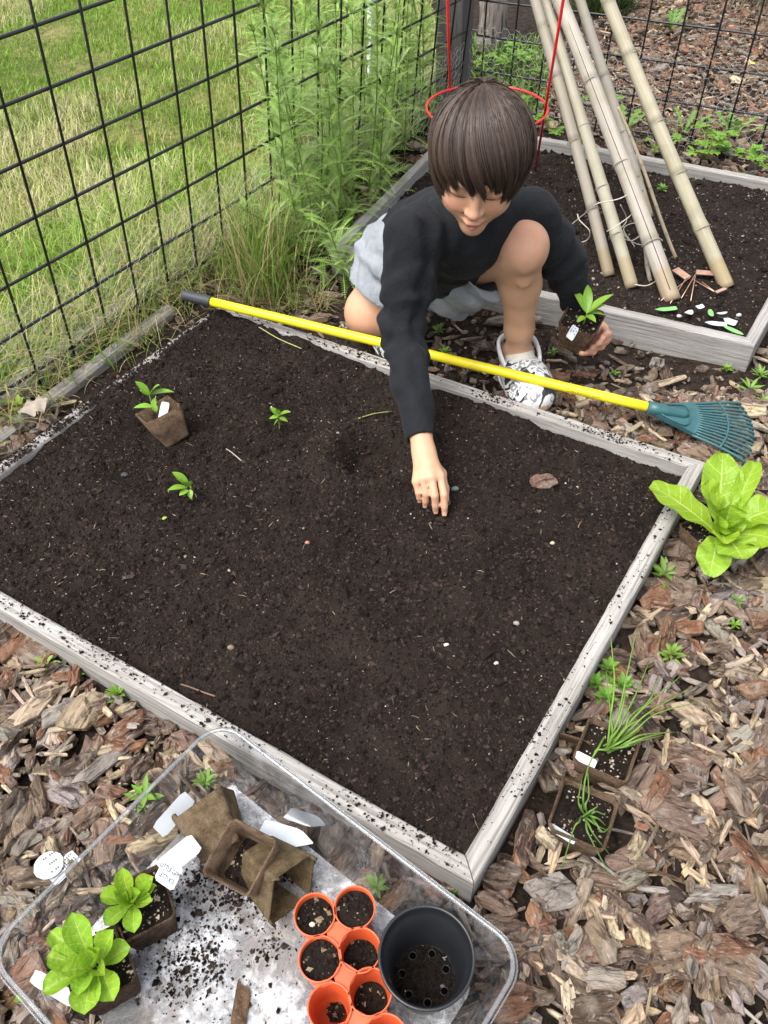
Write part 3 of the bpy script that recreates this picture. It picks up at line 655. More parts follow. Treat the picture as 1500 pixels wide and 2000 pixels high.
def rot_zyx(a, tilt):
    ca, sa = math.cos(a), math.sin(a); Rz = np.array([[ca, -sa, 0], [sa, ca, 0], [0, 0, 1]])
    cx, sx = math.cos(tilt[0]), math.sin(tilt[0]); cy, sy = math.cos(tilt[1]), math.sin(tilt[1])
    return Rz @ np.array([[1, 0, 0], [0, cx, -sx], [0, sx, cx]]) @ np.array([[cy, 0, sy], [0, 1, 0], [-sy, 0, cy]])
qs = Q(np.array([c_[3] for c_ in chips])); scor = []
for c_, q in zip(chips, qs):
    vis = (20 < q[0] < 1480) and (20 < q[1] < 1980)
    blocked = inside(TRAY, c_[3][0], c_[3][1]) or any(np.hypot(*(c_[3] - s)[:2]) < r for s, r in POT_SPOTS)
    scor.append((c_[4] * c_[5] * (F_PX / q[2]) ** 2 * (1 + 60 * c_[3][2])) if vis and not blocked else 0)
order = np.argsort(-np.array(scor)); single = set(order[:300].tolist())
AREAS = [(0, 300, 1190, 1330, 'by the front board, left edge'), (0, 200, 1330, 1480, 'at the left edge above the tray'), (200, 480, 1330, 1480, 'between front board and tray'), (0, 200, 1480, 1600, 'at the left edge beside the tray'), (200, 430, 1480, 1640, 'against the upper tray wall'), (0, 210, 1600, 1760, 'near the round printed tag'), (0, 120, 1760, 2001, 'at the tray\'s left corner'),
         (1040, 1200, 560, 700, 'under the held pot'), (1200, 1501, 640, 800, 'in front of the far bed'), (560, 1000, 540, 800, 'near the child\'s feet'), (1000, 1300, 700, 860, 'beside the rake handle'), (1300, 1501, 800, 930, 'under the rake tines'), (1200, 1330, 1040, 1240, 'beside the right board'), (1330, 1501, 930, 1160, 'under the large lettuce'), (1330, 1501, 1160, 1270, 'below the large lettuce, right edge'),
         (1150, 1330, 1200, 1330, 'above the chives'), (1330, 1501, 1270, 1400, 'right edge, level with the chive tips'), (1240, 1380, 1330, 1480, 'right of the upper chive pot'), (1380, 1501, 1400, 1540, 'right edge, level with the chive pots'), (1000, 1120, 1420, 1640, 'between board and chive pots'), (1200, 1380, 1480, 1640, 'right of the lower chive pot'), (1380, 1501, 1540, 1680, 'right edge, below the chive pots'),
         (920, 1080, 1600, 1760, 'at the near corner of the bed'), (1080, 1240, 1640, 1780, 'below the lower chive pot'), (1240, 1380, 1640, 1780, 'right of centre below the chives'), (1380, 1501, 1680, 1820, 'right edge, near the bottom'), (940, 1080, 1760, 2001, 'along the tray\'s right wall'), (1080, 1240, 1780, 1890, 'below the bed corner'), (1080, 1240, 1890, 2001, 'bottom edge, right of the tray'), (1240, 1380, 1780, 1890, 'lower right of the picture'), (1240, 1380, 1890, 2001, 'bottom edge, right of centre'), (1380, 1501, 1820, 2001, 'bottom right corner')]
def chip_where(q, p):
    for x0, x1, y0, y1, s in AREAS:
        if x0 <= q[0] < x1 and y0 <= q[1] < y1: return s
    return 'in the mulch around the beds' if far_n(p[None])[0] < 0 else 'beyond the right fence'
def chip_words(i):
    grp, kd, ci, p, L, W = chips[i][:6]; nm = BARK_COLS[ci][0]
    big = 'large' if L > 0.029 else ('medium' if L > 0.022 else 'small'); form = 'narrow' if W / L < 0.4 else ('broad' if W / L < 0.56 else 'roundish')
    return (f'{nm} splinter of wood ' if kd == 'stick' else f'{big} {form} {nm} bark chip ') + chip_where(qs[i], p)
same = {}
for i in single: same.setdefault(chip_words(i), []).append(i)
NTH = ['leftmost', 'second from left', 'third from left', 'fourth from left', 'fifth from left', 'sixth from left', 'seventh from left', 'eighth from left']
CHIP_LABEL = {}
for lb, ids in same.items():
    ids.sort(key=lambda i: qs[i][0])
    for n_, i in enumerate(ids): CHIP_LABEL[i] = lb if len(ids) == 1 else lb + ', ' + (NTH[n_] if n_ < len(ids) - 1 else 'rightmost')
rest = {'near': G(), 'far': G()}
for i, (grp, kd, ci, p, L, W, T, a, tilt) in enumerate(chips):
    if any(np.hypot(*(p - s)[:2]) < r for s, r in POT_SPOTS): continue
    V, F = chip(L, W, T, kd, 12 if i in single else (8 if grp != 'far' else 6)); R = rot_zyx(a, tilt)
    lo = V + A3(rng.uniform(0, 9), rng.uniform(0, 9), rng.uniform(0, 9)); nm, cc = BARK_COLS[ci]
    cc = A3(*cc) * rng.uniform(0.72, 1.3) * A3(1, rng.uniform(0.93, 1.05), rng.uniform(0.88, 1.08))
    W_ = xf(V, R, p); n_ = (len(V) - 2) // 4; cc = np.tile(cc, (len(V), 1)); fr_ = rng.uniform(0, 0.75); cc[1 + 2 * n_:1 + 4 * n_] = cc[1 + 2 * n_:1 + 4 * n_] * (1 - fr_) + A3(0.36, 0.255, 0.165) * fr_ * rng.uniform(0.5, 1.1); cc *= rng.uniform(0.85, 1.15, (len(V), 1))
    if i in single:
        cat = 'wood splinter' if kd == 'stick' else 'bark chip'; lab = CHIP_LABEL[i]
        obj(cat.replace(' ', '_'), G().add(W_, F, cc, lo), MT['bark'], smooth=False, label=lab, cat=cat, group='bark chips in the mulch ' + chip_where(qs[i], p))
    else: rest['far' if grp == 'far' else 'near'].add(W_, F, cc, lo)
obj('bark_mulch', rest['near'], MT['bark'], smooth=False, kind='stuff', label='brown and grey bark chips covering the ground around the beds', cat='mulch')
obj('bark_mulch', rest['far'], MT['bark'], smooth=False, kind='stuff', label='reddish bark mulch beyond the right fence', cat='mulch')
# fine dark litter between the chips
N = 26000; p = np.stack([rng.uniform(-0.8, 1.4, N), rng.uniform(0.05, 2.9, N), np.zeros(N)], -1); p = p[mulch_ok(p)]; N = len(p); sz = np.minimum(0.0012 + rng.exponential(0.0016, N), 0.008)
p[:, 2] = ground_z(p[:, 0], p[:, 1]) - 0.002 + sz * 0.3
col = np.where((rng.random(N) < 0.7)[:, None], A3(0.03, 0.021, 0.016), A3(0.16, 0.11, 0.08)) * rng.uniform(0.5, 1.6, (N, 1))
obj('mulch_litter', G().add(*specks(N, p, sz, col, 0.6)), MT['crumb'], smooth=False, kind='stuff', label='fine dark litter and soil between the bark chips', cat='litter')

# named single pieces the photograph shows
def big_chip(px, L, W, T, ang, ci, kd, name, label, cat, z=0.012, col=None):
    V, F = chip(L, W, T, kd, 14); lo = V + A3(rng.uniform(0, 9), rng.uniform(0, 9), 0); p = P(px[0], px[1], z)
    obj(name, G().add(xf(V, rot_zyx(ang, (rng.normal(0, .08), rng.normal(0, .06))), p), F, col or BARK_COLS[ci][1], lo), MT['bark'], smooth=False, label=label, cat=cat)
big_chip((1000, 628), 0.075, 0.012, 0.014, -0.05, 4, 'stick', 'weathered_branch', 'long weathered grey branch lying behind the child\'s raised knee', 'branch')
big_chip((1310, 745), 0.045, 0.008, 0.006, 0.42, 2, 'stick', 'wood_splinter', 'long pale splinter between the rake head and far bed', 'wood splinter')
big_chip((1283, 712), 0.018, 0.016, 0.012, 1.1, 4, 'slab', 'bark_chip', 'silvery grey lump of bark in front of the far bed', 'bark chip')
big_chip((1322, 1078), 0.03, 0.024, 0.022, 0.1, 0, 'slab', 'bark_chip', 'thick rounded brown bark block beside the right board under the lettuce', 'bark chip')
big_chip((1078, 1745), 0.03, 0.024, 0.016, 0.3, 4, 'slab', 'bark_chip', 'big ridged grey bark block below the near corner of the bed', 'bark chip')
big_chip((995, 1960), 0.036, 0.024, 0.016, 0.1, 1, 'slab', 'bark_chip', 'big rounded reddish bark lump at the bottom edge beside the tray', 'bark chip')
big_chip((205, 1490), 0.05, 0.014, 0.012, 0.85, 4, 'stick', 'wood_splinter', 'big bleached wood splinter left of the clear tray', 'wood splinter')
big_chip((215, 1465), 0.03, 0.009, 0.008, 0.2, 2, 'stick', 'wood_splinter', 'tan split stick in the mulch above the bleached splinter', 'wood splinter')
big_chip((30, 1260), 0.03, 0.02, 0.012, 0.9, 1, 'slab', 'bark_chip', 'rust red slab of bark at the left edge by the front board', 'bark chip')
big_chip((118, 1395), 0.026, 0.02, 0.014, 0.4, 4, 'slab', 'bark_chip', 'cracked grey bark lump left of the front board', 'bark chip')
big_chip((245, 1420), 0.03, 0.012, 0.01, 0.7, 1, 'slab', 'bark_chip', 'pinkish scaly bark flake near the front board at left', 'bark chip')
big_chip((855, 985), 0.022, 0.013, 0.005, 0.2, 0, 'slab', 'bark_flake', 'brown bark flake under the child\'s fingertips', 'bark flake', z=soil_z(*P(870, 985, .047)[:2]) + .001, col=(0.12, 0.08, 0.06))
big_chip((1062, 942), 0.025, 0.019, 0.009, 0.3, 1, 'slab', 'bark_flake', 'reddish brown bark flake on the soil right of the hand', 'bark flake', z=0.045, col=(0.17, 0.105, 0.08))
big_chip((523, 1112), 0.008, 0.005, 0.003, 0.1, 1, 'slab', 'bark_flake', 'small pinkish bark flake in the middle of the soil', 'bark flake', z=0.048, col=(0.3, 0.2, 0.16))
big_chip((250, 1128), 0.010, 0.003, 0.003, 0.2, 0, 'slab', 'bark_flake', 'small dull brown flake on the soil at left', 'bark flake', z=0.048, col=(0.07, 0.05, 0.04))
big_chip((1046, 998), 0.010, 0.004, 0.003, -0.4, 2, 'stick', 'bark_flake', 'thin tan flake on the soil below the reddish one', 'bark flake', z=0.045, col=(0.3, 0.26, 0.17))
def pebble(px, s, col, label, name='pebble', cat='pebble', z=None, flat=0.7):
    p = P(px[0], px[1], 0.048) if z is None else P(px[0], px[1], z)
    if z is None: p[2] = soil_z(p[0], p[1])
    u_, v_ = np.meshgrid(np.linspace(0, 6.283, 13)[:-1], np.linspace(0.001, 3.14, 8), indexing='ij')
    V = np.stack([np.cos(u_) * np.sin(v_), np.sin(u_) * np.sin(v_), np.cos(v_)], -1).reshape(-1, 3)
    V = V * (1 + 0.22 * fbm(V + px[0], 1.6, 2)[:, None]) * [s, s * 0.75, s * flat]
    obj(name, G().add(V + p + A3(0, 0, s * flat * 0.45), gridF(12, 8, True), col), MT['stone'], label=label, cat=cat)
pebble((601, 1066), 0.0042, (0.42, 0.17, 0.12), 'small brick red pebble near the middle of the soil')
pebble((872, 1258), 0.0042, (0.62, 0.6, 0.55), 'small white pebble in the lower half of the soil')
pebble((969, 1299), 0.004, (0.5, 0.47, 0.4), 'small cream pebble low in the soil towards the near corner')
pebble((1080, 1055), 0.0045, (0.5, 0.42, 0.24), 'small yellowish pebble on the soil in the right half')
pebble((889, 958), 0.0065, (0.11, 0.15, 0.15), 'blue green stone chip beside the child\'s hand')
pebble((452, 1268), 0.0055, (0.2, 0.15, 0.1), 'dull tan clod low in the soil at left')
pebble((1008, 1222), 0.005, (0.24, 0.22, 0.18), 'dull grey pebble in the lower right of the soil')
pebble((244, 930), 0.007, (0.05, 0.06, 0.07), 'slate grey stone sliver on the soil left of a seedling', flat=0.3)
pebble((1326, 617 + 2), 0.006, (0.5, 0.53, 0.56), 'pale grey pebble inside the far bed by its front board', z=0.04)
pebble((1443, 617), 0.006, (0.5, 0.53, 0.56), 'pale blue grey pebble near the plastic tags in the far bed', z=0.04)
# twig on the soil by the front board
tw = [P(x, y, 0.052) for x, y in ((352, 1333), (372, 1340), (398, 1350), (420, 1358))]
for q in tw: q[2] = soil_z(q[0], q[1]) + 0.0025
obj('twig', G().add(*tube(spline(tw, 5), 0.0014, 6), (0.16, 0.10, 0.07)), MT['stone'], label='thin brown twig on the soil near the front board', cat='twig')
for pts_, lb, cl in ((((700, 822), (730, 810), (765, 797)), 'pale green grass stem lying on the soil beside the sleeve', (0.33, 0.34, 0.10)), (((440, 868), (452, 876), (470, 890)), 'curled white root on the soil between the seedlings', (0.42, 0.36, 0.29)), (((508, 652), (545, 670), (590, 690)), 'green grass stem lying across the far board', (0.36, 0.4, 0.16))):
    q = [P(x, y, 0.055) for x, y in pts_]
    for e in q: e[2] = soil_z(e[0], e[1]) + (0.003 if 'board' not in lb else 0.012)
    obj('fallen_straw' if 'stem' in lb else 'dried_root', G().add(*tube(spline(q, 5), 0.0011, 5), cl), MT['stone'], label=lb, cat='straw' if 'stem' in lb else 'root')
# ------------------------------------------------------------------ leaves
def leaf_geo(base, tip, width, lift=0.25, cup=0.15, wave=0.0, shape='ovate', up=(0, 0, 1), nu=7, nv=9, seed=0, droop=0.0):
    """a leaf blade from base to tip; returns vertices, faces and its own (across, along) coordinates"""
    base, tip = np.asarray(base, float), np.asarray(tip, float); up = unit(up); L = np.linalg.norm(tip - base)
    ctrl = (base + tip) / 2 + up * L * lift; t = np.linspace(0, 1, nv)[:, None]
    cl = (1 - t) ** 2 * base + 2 * t * (1 - t) * ctrl + t ** 2 * tip; T = unit(np.gradient(cl, axis=0)); S = unit(np.cross(T, up) + 1e-9); Nn = np.cross(S, T)
    tt = t[:, 0]
    prof = {'ovate': np.sin(np.pi * np.clip(tt, 0, 1) ** 0.8) ** 0.85, 'lance': np.sin(np.pi * tt ** 0.75) ** 1.1, 'spoon': np.clip(np.sin(np.pi * np.clip(tt, 0, 1) ** 1.9) ** 0.62, 0.0, 1) + 0.13 * (1 - tt), 'wide': np.sin(np.pi * np.clip(tt * 0.96 + 0.02, 0, 1) ** 1.35) ** 0.55 + 0.06 * (1 - tt)}[shape]
    prof = np.maximum(prof, 0.03); s = np.linspace(-1, 1, nu)
    fr = np.array([float(noise(A3(seed * 3.1, q * 5, 0.3))) for q in tt])
    V = cl[:, None, :] + S[:, None, :] * (s[None, :, None] * (prof * width / 2)[:, None, None])
    rip = wave * np.sin(tt[:, None] * 17 + s[None, :] * 2.5 + seed) * np.abs(s[None, :]) ** 1.5 + wave * 0.7 * fr[:, None] * s[None, :]
    h = (cup * (np.abs(s[None, :]) ** 1.6) * prof[:, None] + rip) * width
    V = V + Nn[:, None, :] * h[..., None]
    lo = np.stack(np.broadcast_arrays(s[None, :], tt[:, None], np.full((1, 1), seed * 1.0)), -1)
    return V.reshape(-1, 3), gridF(nv, nu), lo.reshape(-1, 3)
def shade(c, a=0.12): return A3(*c) * rng.uniform(1 - a, 1 + a) * A3(rng.uniform(0.94, 1.06), 1, rng.uniform(0.9, 1.1))
def leaf(parent, base, tip, width, col, mat='leaf', label=None, **kw):
    V, F, lo = leaf_geo(base, tip, width, seed=rng.uniform(0, 9), **kw); return obj('leaf', G().add(V, F, shade(col), lo), MT[mat], parent, label=label)

GREEN = (0.17, 0.29, 0.03); LIME = (0.31, 0.44, 0.028); DARKG = (0.075, 0.16, 0.025)
def weed(px, size, n, label, z=0.008, col=GREEN, shape='ovate', wr=0.36, spread=1.0, name='weed', tall=0.5, cat='weed', group=None, whorls=2, zl=None):
    """a small rosette weed; each leaf is a leaf-shaped face"""
    p = P(px[0], px[1], z); root = thing(name, p, label, cat, group)
    g = G(); 
    for wv in range(whorls):
        hh = size * tall * wv / max(1, whorls)
        for i in range(n):
            a = 6.283 * i / n + wv * 0.6 + rng.normal(0, 0.2); L = size * (1 - 0.3 * wv / whorls) * rng.uniform(0.7, 1.15)
            e = A3(math.cos(a) * spread, math.sin(a) * spread, 0.35 + 0.3 * wv + rng.normal(0, 0.12)); b = p + A3(0, 0, hh) + e * 0.08 * L
            V, F, lo = leaf_geo(b, b + unit(e) * L, L * wr * rng.uniform(0.8, 1.2), 0.12, 0.12, 0.05, shape, nu=5, nv=7, seed=rng.uniform(0, 9)); g.add(V, F, shade(col, 0.2), lo)
    obj('foliage', g, MT['leaf'], root)
    obj('stem', G().add(*tube([p - A3(0, 0, 0.006), p + A3(0, 0, size * tall * 0.5), p + A3(0.001, 0, size * tall)], [0.0016, 0.0013, 0.0008], 5), A3(*col) * 0.9), MT['plant'], root)
    return root
weed((235, 1362), 0.022, 6, 'bushy little green weed against the front board at left', 0.01, (0.18, 0.33, 0.035), 'lance', 0.3, tall=0.9, whorls=3)
weed((150, 1318), 0.016, 4, 'small round leaved seedling beside the front board at left', 0.008, (0.2, 0.34, 0.05), 'ovate', 0.5)
weed((92, 1300), 0.020, 5, 'pale green seedling left of the front board by red bark', 0.01, (0.24, 0.38, 0.08), 'ovate', 0.42, whorls=2)
weed((285, 1560), 0.030, 6, 'green weed growing against the outside of the clear tray', 0.008, (0.17, 0.33, 0.035), 'lance', 0.34, tall=0.7, whorls=2)
weed((22, 1948), 0.026, 3, 'green leafy weed at the bottom left corner below the tray', 0.004, (0.17, 0.28, 0.04), 'ovate', 0.4, whorls=1)
weed((515 + 20, 1770 - 22), 0.012, 3, 'thin weed showing through the middle of the tray', 0.004, (0.16, 0.3, 0.04), 'lance', 0.3)
weed((400, 1530), 0.020, 5, 'green weed seen through the far corner of the tray', 0.004, (0.15, 0.3, 0.03), 'lance', 0.32, tall=0.2)
weed((735, 1735), 0.020, 5, 'green weed seen through the tray above the black pot', 0.004, (0.15, 0.3, 0.03), 'ovate', 0.36, tall=0.2)
weed((890, 1745), 0.022, 3, 'green leaf sprouting between tray and near corner of bed', 0.004, (0.2, 0.36, 0.04), 'lance', 0.35, tall=0.5, whorls=1)
weed((1296, 1128), 0.032, 6, 'star shaped green weed under the large lettuce', 0.012, (0.16, 0.27, 0.045), 'lance', 0.32, tall=0.6, whorls=2)
weed((1438, 1176), 0.018, 5, 'small weed in the bark right of the star shaped weed', 0.01, (0.16, 0.3, 0.035))
weed((1434, 1222), 0.015, 5, 'tiny weed in the bark at the right edge', 0.01, (0.18, 0.32, 0.04))
weed((1308, 1285), 0.022, 5, 'upright pale weed in the bark above the chives', 0.012, (0.2, 0.33, 0.05), 'lance', 0.3, tall=1.2, whorls=3)
for i, (x, y, lb) in enumerate(((1160, 1340, 'left'), (1188, 1312, 'top'), (1212, 1345, 'right'), (1180, 1368, 'lowest'))):
    weed((x, y), 0.021, 5, f'round leaved weed behind the chives, {lb} one of the clump by the board', 0.012, (0.14, 0.28, 0.035), 'ovate', 0.5, tall=0.8, whorls=3, group='weeds by the right board')
weed((1418, 722), 0.018, 6, 'small weed at the front right corner of the far bed', 0.006, (0.17, 0.31, 0.04), 'lance', 0.3, whorls=2)
for i, (x, y, s, lb) in enumerate(((1462, 765, 0.03, 'largest one'), (1490, 790, 0.026, 'the lower one'), (1484, 735, 0.024, 'the upper one'))):
    weed((x, y), s, 6, f'spreading weed right of the far bed corner, {lb}', 0.006, (0.17, 0.32, 0.05), 'lance', 0.28, tall=0.5, group='weeds right of the far bed corner')
weed((857, 648), 0.022, 5, 'ragged green weed beside the child\'s raised sleeve', 0.008, (0.16, 0.28, 0.05), 'lance', 0.4)
weed((868, 690), 0.018, 5, 'small weed under the yellow rake handle left of the shoe', 0.008, (0.15, 0.27, 0.05), 'lance', 0.4)
weed((1080, 690), 0.013, 4, 'tiny weed right of the white shoe', 0.008, (0.17, 0.32, 0.05))
weed((1198, 730), 0.013, 4, 'tiny weed between the far bed and the rake handle', 0.006, (0.2, 0.35, 0.06))
weed((1395, 890), 0.016, 4, 'small weed under the tip of the rake tines', 0.006, (0.14, 0.28, 0.05))
# far bed and beyond its back board
weed((1135, 290), 0.03, 5, 'green seedling behind the bamboo at the far bed\'s back board', 0.04, (0.16, 0.3, 0.03), 'ovate', 0.45, tall=0.9, whorls=3)
weed((1292, 372), 0.02, 5, 'small leafy weed between the bamboo poles in the far bed', 0.04, (0.14, 0.27, 0.035), 'ovate', 0.5, tall=0.7, whorls=2)
def dandelion(px, size, n, label, z=0.02, col=(0.17, 0.30, 0.05)):
    p = P(px[0], px[1], z); root = thing('dandelion', p, label, 'weed'); 
    for i in range(n):
        a = 6.283 * i / n + rng.normal(0, 0.25); L = size * rng.uniform(0.75, 1.15); e = unit(A3(math.cos(a), math.sin(a), rng.uniform(0.4, 1.1))); V, F, lo = leaf_geo(p + e * 0.004, p + e * L, L * 0.26, 0.12, 0.1, 0.05, 'spoon', nu=5, nv=17, seed=i)
        V = V.reshape(17, 5, 3); c_ = V[:, 2:3, :]; k_ = np.where(np.arange(17) % 3 == 0, 0.35, np.where(np.arange(17) % 3 == 1, 1.15, 0.8)); k_[-4:] = 1.0
        V = c_ + (V - c_) * k_[:, None, None]; obj('leaf', G().add(V.reshape(-1, 3), F, shade(col), lo), MT['leaf'], root)
dandelion((1310, 62), 0.10, 9, 'broad leaved weed rosette in the mulch beyond the right fence', 0.0, (0.13, 0.25, 0.05))
dandelion((1430, 268), 0.11, 8, 'upright dandelion with toothed leaves behind the far bed', 0.01, (0.17, 0.29, 0.055))
dandelion((1215, 262), 0.09, 7, 'dandelion between two bamboo poles behind the far bed', 0.01)
dandelion((1335, 262), 0.09, 6, 'dandelion with pale midribs behind the far bed\'s back board', 0.01)
def buttercup(px, size, n, label, z=0.02):
    p = P(px[0], px[1], z); root = thing('buttercup_plant', p, label, 'weed'); g = G(); st = G()
    for i in range(n):
        a = rng.uniform(0, 6.283); rr = size * rng.uniform(0.1, 1.0); h_ = rng.uniform(0.2, 0.75) * size; c_ = p + A3(math.cos(a) * rr, math.sin(a) * rr, h_)
        st.add(*tube(spline([p, (p + c_) / 2 + A3(0, 0, h_ * 0.3), c_], 4), 0.0011, 4), (0.26, 0.36, 0.09))
        for k_ in range(7):
            b = a + (k_ - 3) * 0.62; e = unit(A3(math.cos(b), math.sin(b), rng.uniform(-0.1, 0.3))); L = size * rng.uniform(0.2, 0.33); V, F, lo = leaf_geo(c_, c_ + e * L, L * 0.5, 0.1, 0.1, 0.1, 'wide', nu=5, nv=6, seed=k_); g.add(V, F, shade((0.16, 0.29, 0.04), 0.2), lo)
    obj('foliage', g, MT['leaf'], root); obj('stalk', st, MT['plant'], root)
buttercup((1375, 310), 0.10, 16, 'spreading buttercup plant with lobed leaves along the back board'); buttercup((1480, 330), 0.085, 11, 'lobed buttercup plant hanging over the back board at the right edge', 0.05)
buttercup((1275, 300), 0.06, 7, 'small buttercup plant behind the thick bamboo pole'); buttercup((985, 245), 0.10, 12, 'green weed clump behind the red ring and the child\'s head')
buttercup((1075, 262), 0.09, 10, 'green weed clump at the back board left of the bamboo'); buttercup((1000, 150), 0.12, 14, 'green weed clump beyond the fence right of the post', 0.0)
buttercup((1180, 215), 0.08, 8, 'green weed clump seen between the bamboo poles')
# green ground cover beyond the right fence by the post
g = G(); N = 900; p = np.array([P(rng.uniform(925, 1070), rng.uniform(85, 235), 0.0) for _ in range(N)])
col = A3(0.15, 0.28, 0.04) * rng.uniform(0.6, 1.3, (N, 1)); V, F, C = blades(p, rng.uniform(0.03, 0.08, N), rng.uniform(0, 6.28, N), np.abs(rng.normal(0.5, 0.3, N)), rng.uniform(0.3, 1.5, N), rng.uniform(0.004, 0.010, N), col, 4)
obj('ground_cover', g.add(V, F, C), MT['grass'], kind='stuff', label='low green ground cover beyond the fence right of the post', cat='ground cover')

# ------------------------------------------------------------------ yarrow thicket in front of the left fence
def feather(b, e_dir, L, up, g, col, n=19):
    """a feathery yarrow leaf: a midrib with paired, forked thread leaflets"""
    b = np.asarray(b, float); t = np.linspace(0, 1, n); dirv = unit(e_dir); sag = A3(0, 0, -1) * L * 0.35
    cl = b + dirv * (t * L)[:, None] + sag * (t ** 2)[:, None]; T = unit(np.gradient(cl, axis=0)); S = unit(np.cross(T, up) + 1e-6); Nn = np.cross(S, T)
    V = []; F = []
    w0 = 0.0011 * (1 - t) + 0.0005
    for i in range(n): V += [cl[i] - S[i] * w0[i], cl[i] + S[i] * w0[i]]
    F += [[2 * i, 2 * i + 1, 2 * i + 3, 2 * i + 2] for i in range(n - 1)]
    for i in range(1, n):
        l = L * 0.115 * math.sin(math.pi * min(1, t[i] * 0.9 + 0.1)) ** 0.7
        for sgn in (-1, 1):
            d1 = unit(S[i] * sgn + T[i] * 0.55 + Nn[i] * 0.25); q = cl[i]; wv = unit(np.cross(d1, Nn[i])) * 0.00095; tipp = q + d1 * l
            k_ = len(V); V += [q - wv, q + wv, tipp, q + d1 * l * 0.4 - wv, q + d1 * l * 0.45 + T[i] * l * 0.35 + Nn[i] * l * 0.2, q + d1 * l * 0.6]
            F += [[k_, k_ + 1, k_ + 2, k_ + 2], [k_ + 3, k_ + 5, k_ + 4, k_ + 4]]
    F = np.array(F); q4 = F[F[:, 2] != F[:, 3]]; t3 = F[F[:, 2] == F[:, 3]][:, :3]
    g.add(V, [q4, t3], A3(*col) * rng.uniform(0.7, 1.25))
def yarrow(px, height, lean, label, nl=20):
    p = P(px[0], px[1], 0.0); root = thing('yarrow_plant', p, label, 'plant', 'yarrow stems in front of the left fence')
    top = p + A3(lean[0], lean[1], height); pts = spline([p, (p + top) / 2 + A3(rng.normal(0, 0.012), rng.normal(0, 0.012), 0), top], 8)
    obj('stem', G().add(*tube(pts, np.linspace(0.0024, 0.0012, len(pts)), 6), shade((0.19, 0.29, 0.06))), MT['plant'], root); g = G()
    for i in range(nl):
        q = rng.uniform(0.03, 1.0) ** 0.85; b = pts[int(q * (len(pts) - 1))]; a = rng.uniform(0, 6.283); L = rng.uniform(0.06, 0.135) * (1.15 - 0.5 * q); e = A3(math.cos(a), math.sin(a), rng.uniform(0.25, 1.2))
        feather(b, e, L, A3(0, 0, 1), g, (0.29, 0.46, 0.10) if rng.random() < 0.65 else (0.38, 0.52, 0.19))
    for i in range(5):
        a = rng.uniform(0, 6.283); feather(pts[-2], A3(math.cos(a), math.sin(a), 2.0), rng.uniform(0.03, 0.055), A3(0, 0, 1), g, (0.23, 0.35, 0.09))
    obj('foliage', g, MT['plant'], root)
YW = ['thin stem at the left edge', 'tallest stem at the left', 'stem rising through the fence wires', 'leaning stem left of centre', 'stem at the centre', 'dense stem at the centre foot', 'stem beside the white stake']
ysp = [(545, 395), (568, 470), (590, 350), (604, 520), (628, 430), (640, 300), (652, 500), (668, 370), (690, 455), (702, 330), (716, 410), (735, 290), (748, 360), (770, 300), (800, 250), (822, 225), (600, 250), (560, 300), (660, 220), (720, 220), (620, 575), (675, 545), (575, 530), (790, 215), (755, 235)]
places = ['leftmost of the thicket', 'left front of the thicket', 'left back of the thicket', 'front of the thicket by the left fence', 'left middle of the thicket', 'back of the thicket at the fence', 'front middle of the thicket', 'middle of the thicket', 'middle front near the child', 'middle back of the thicket', 'right middle near the shoulder', 'right back by the bed board', 'right side beside the child', 'right side above the shoulder', 'near the child\'s hair', 'rightmost beside the dark post', 'far left back at the fence', 'leftmost at the fence wires', 'far back beside the white stake', 'far back behind the white stake', 'lowest in front near the rake handle', 'low right by the shorts', 'low left over the timber', 'far right at the fence', 'far right near the red ring']
ysp += [(x + rng.normal(0, 14), y + rng.normal(0, 22)) for x, y in ysp[:20]]; places += ['second shoot ' + q for q in places[:20]]
for i, (x, y) in enumerate(ysp):
    tall = rng.uniform(0.40, 0.62) if i not in (20, 21, 22) else rng.uniform(0.10, 0.2)
    yarrow((x, y), tall, rng.normal(0, 0.06, 2), 'feathery green yarrow stem, ' + places[i], 78 if tall > 0.3 else 24)
# tall grass clump between yarrow and timber
g = G(); N = 620; p = np.array([P(rng.normal(520, 30), rng.normal(545, 28), 0.0) for _ in range(N)])
col = np.where((rng.random(N) < 0.62)[:, None], A3(0.20, 0.33, 0.05), A3(0.44, 0.39, 0.17)) * rng.uniform(0.6, 1.2, (N, 1))
V, F, C = blades(p, rng.uniform(0.08, 0.27, N), rng.uniform(0, 6.28, N), np.abs(rng.normal(0.22, 0.18, N)), rng.uniform(0.1, 1.3, N), rng.uniform(0.0018, 0.0036, N), col, 6)
obj('grass_clump', g.add(V, F, C), MT['grass'], label='clump of tall green grass between the rake grip and yarrow', cat='grass clump')
g = G(); N = 500; p = np.array([P(rng.uniform(430, 640), rng.uniform(560, 612), 0.0) for _ in range(N)])
col = np.where((rng.random(N) < 0.25)[:, None], A3(0.20, 0.30, 0.05), A3(0.42, 0.34, 0.17)) * rng.uniform(0.5, 1.15, (N, 1))
V, F, C = blades(p, rng.uniform(0.03, 0.09, N), rng.uniform(0, 6.28, N), np.abs(rng.normal(0.9, 0.4, N)), rng.uniform(0.1, 1.3, N), rng.uniform(0.0012, 0.0026, N), col, 4)
obj('dry_grass', g.add(V, F, C), MT['grass'], kind='stuff', label='flattened dry grass behind the rake handle', cat='grass')
# white plastic stake behind the yarrow
g = G(); a, b = P(716, 215, 0.0), P(726, -60, 0.42)
V, F = tube([a, (a + b) / 2 + A3(0.006, 0, 0), b], [0.011, 0.013, 0.015], 4); g.add(V, F)
obj('white_stake', g, MT['white_paint'], smooth=False, label='white plastic stake standing among the yarrow by the fence', cat='stake')
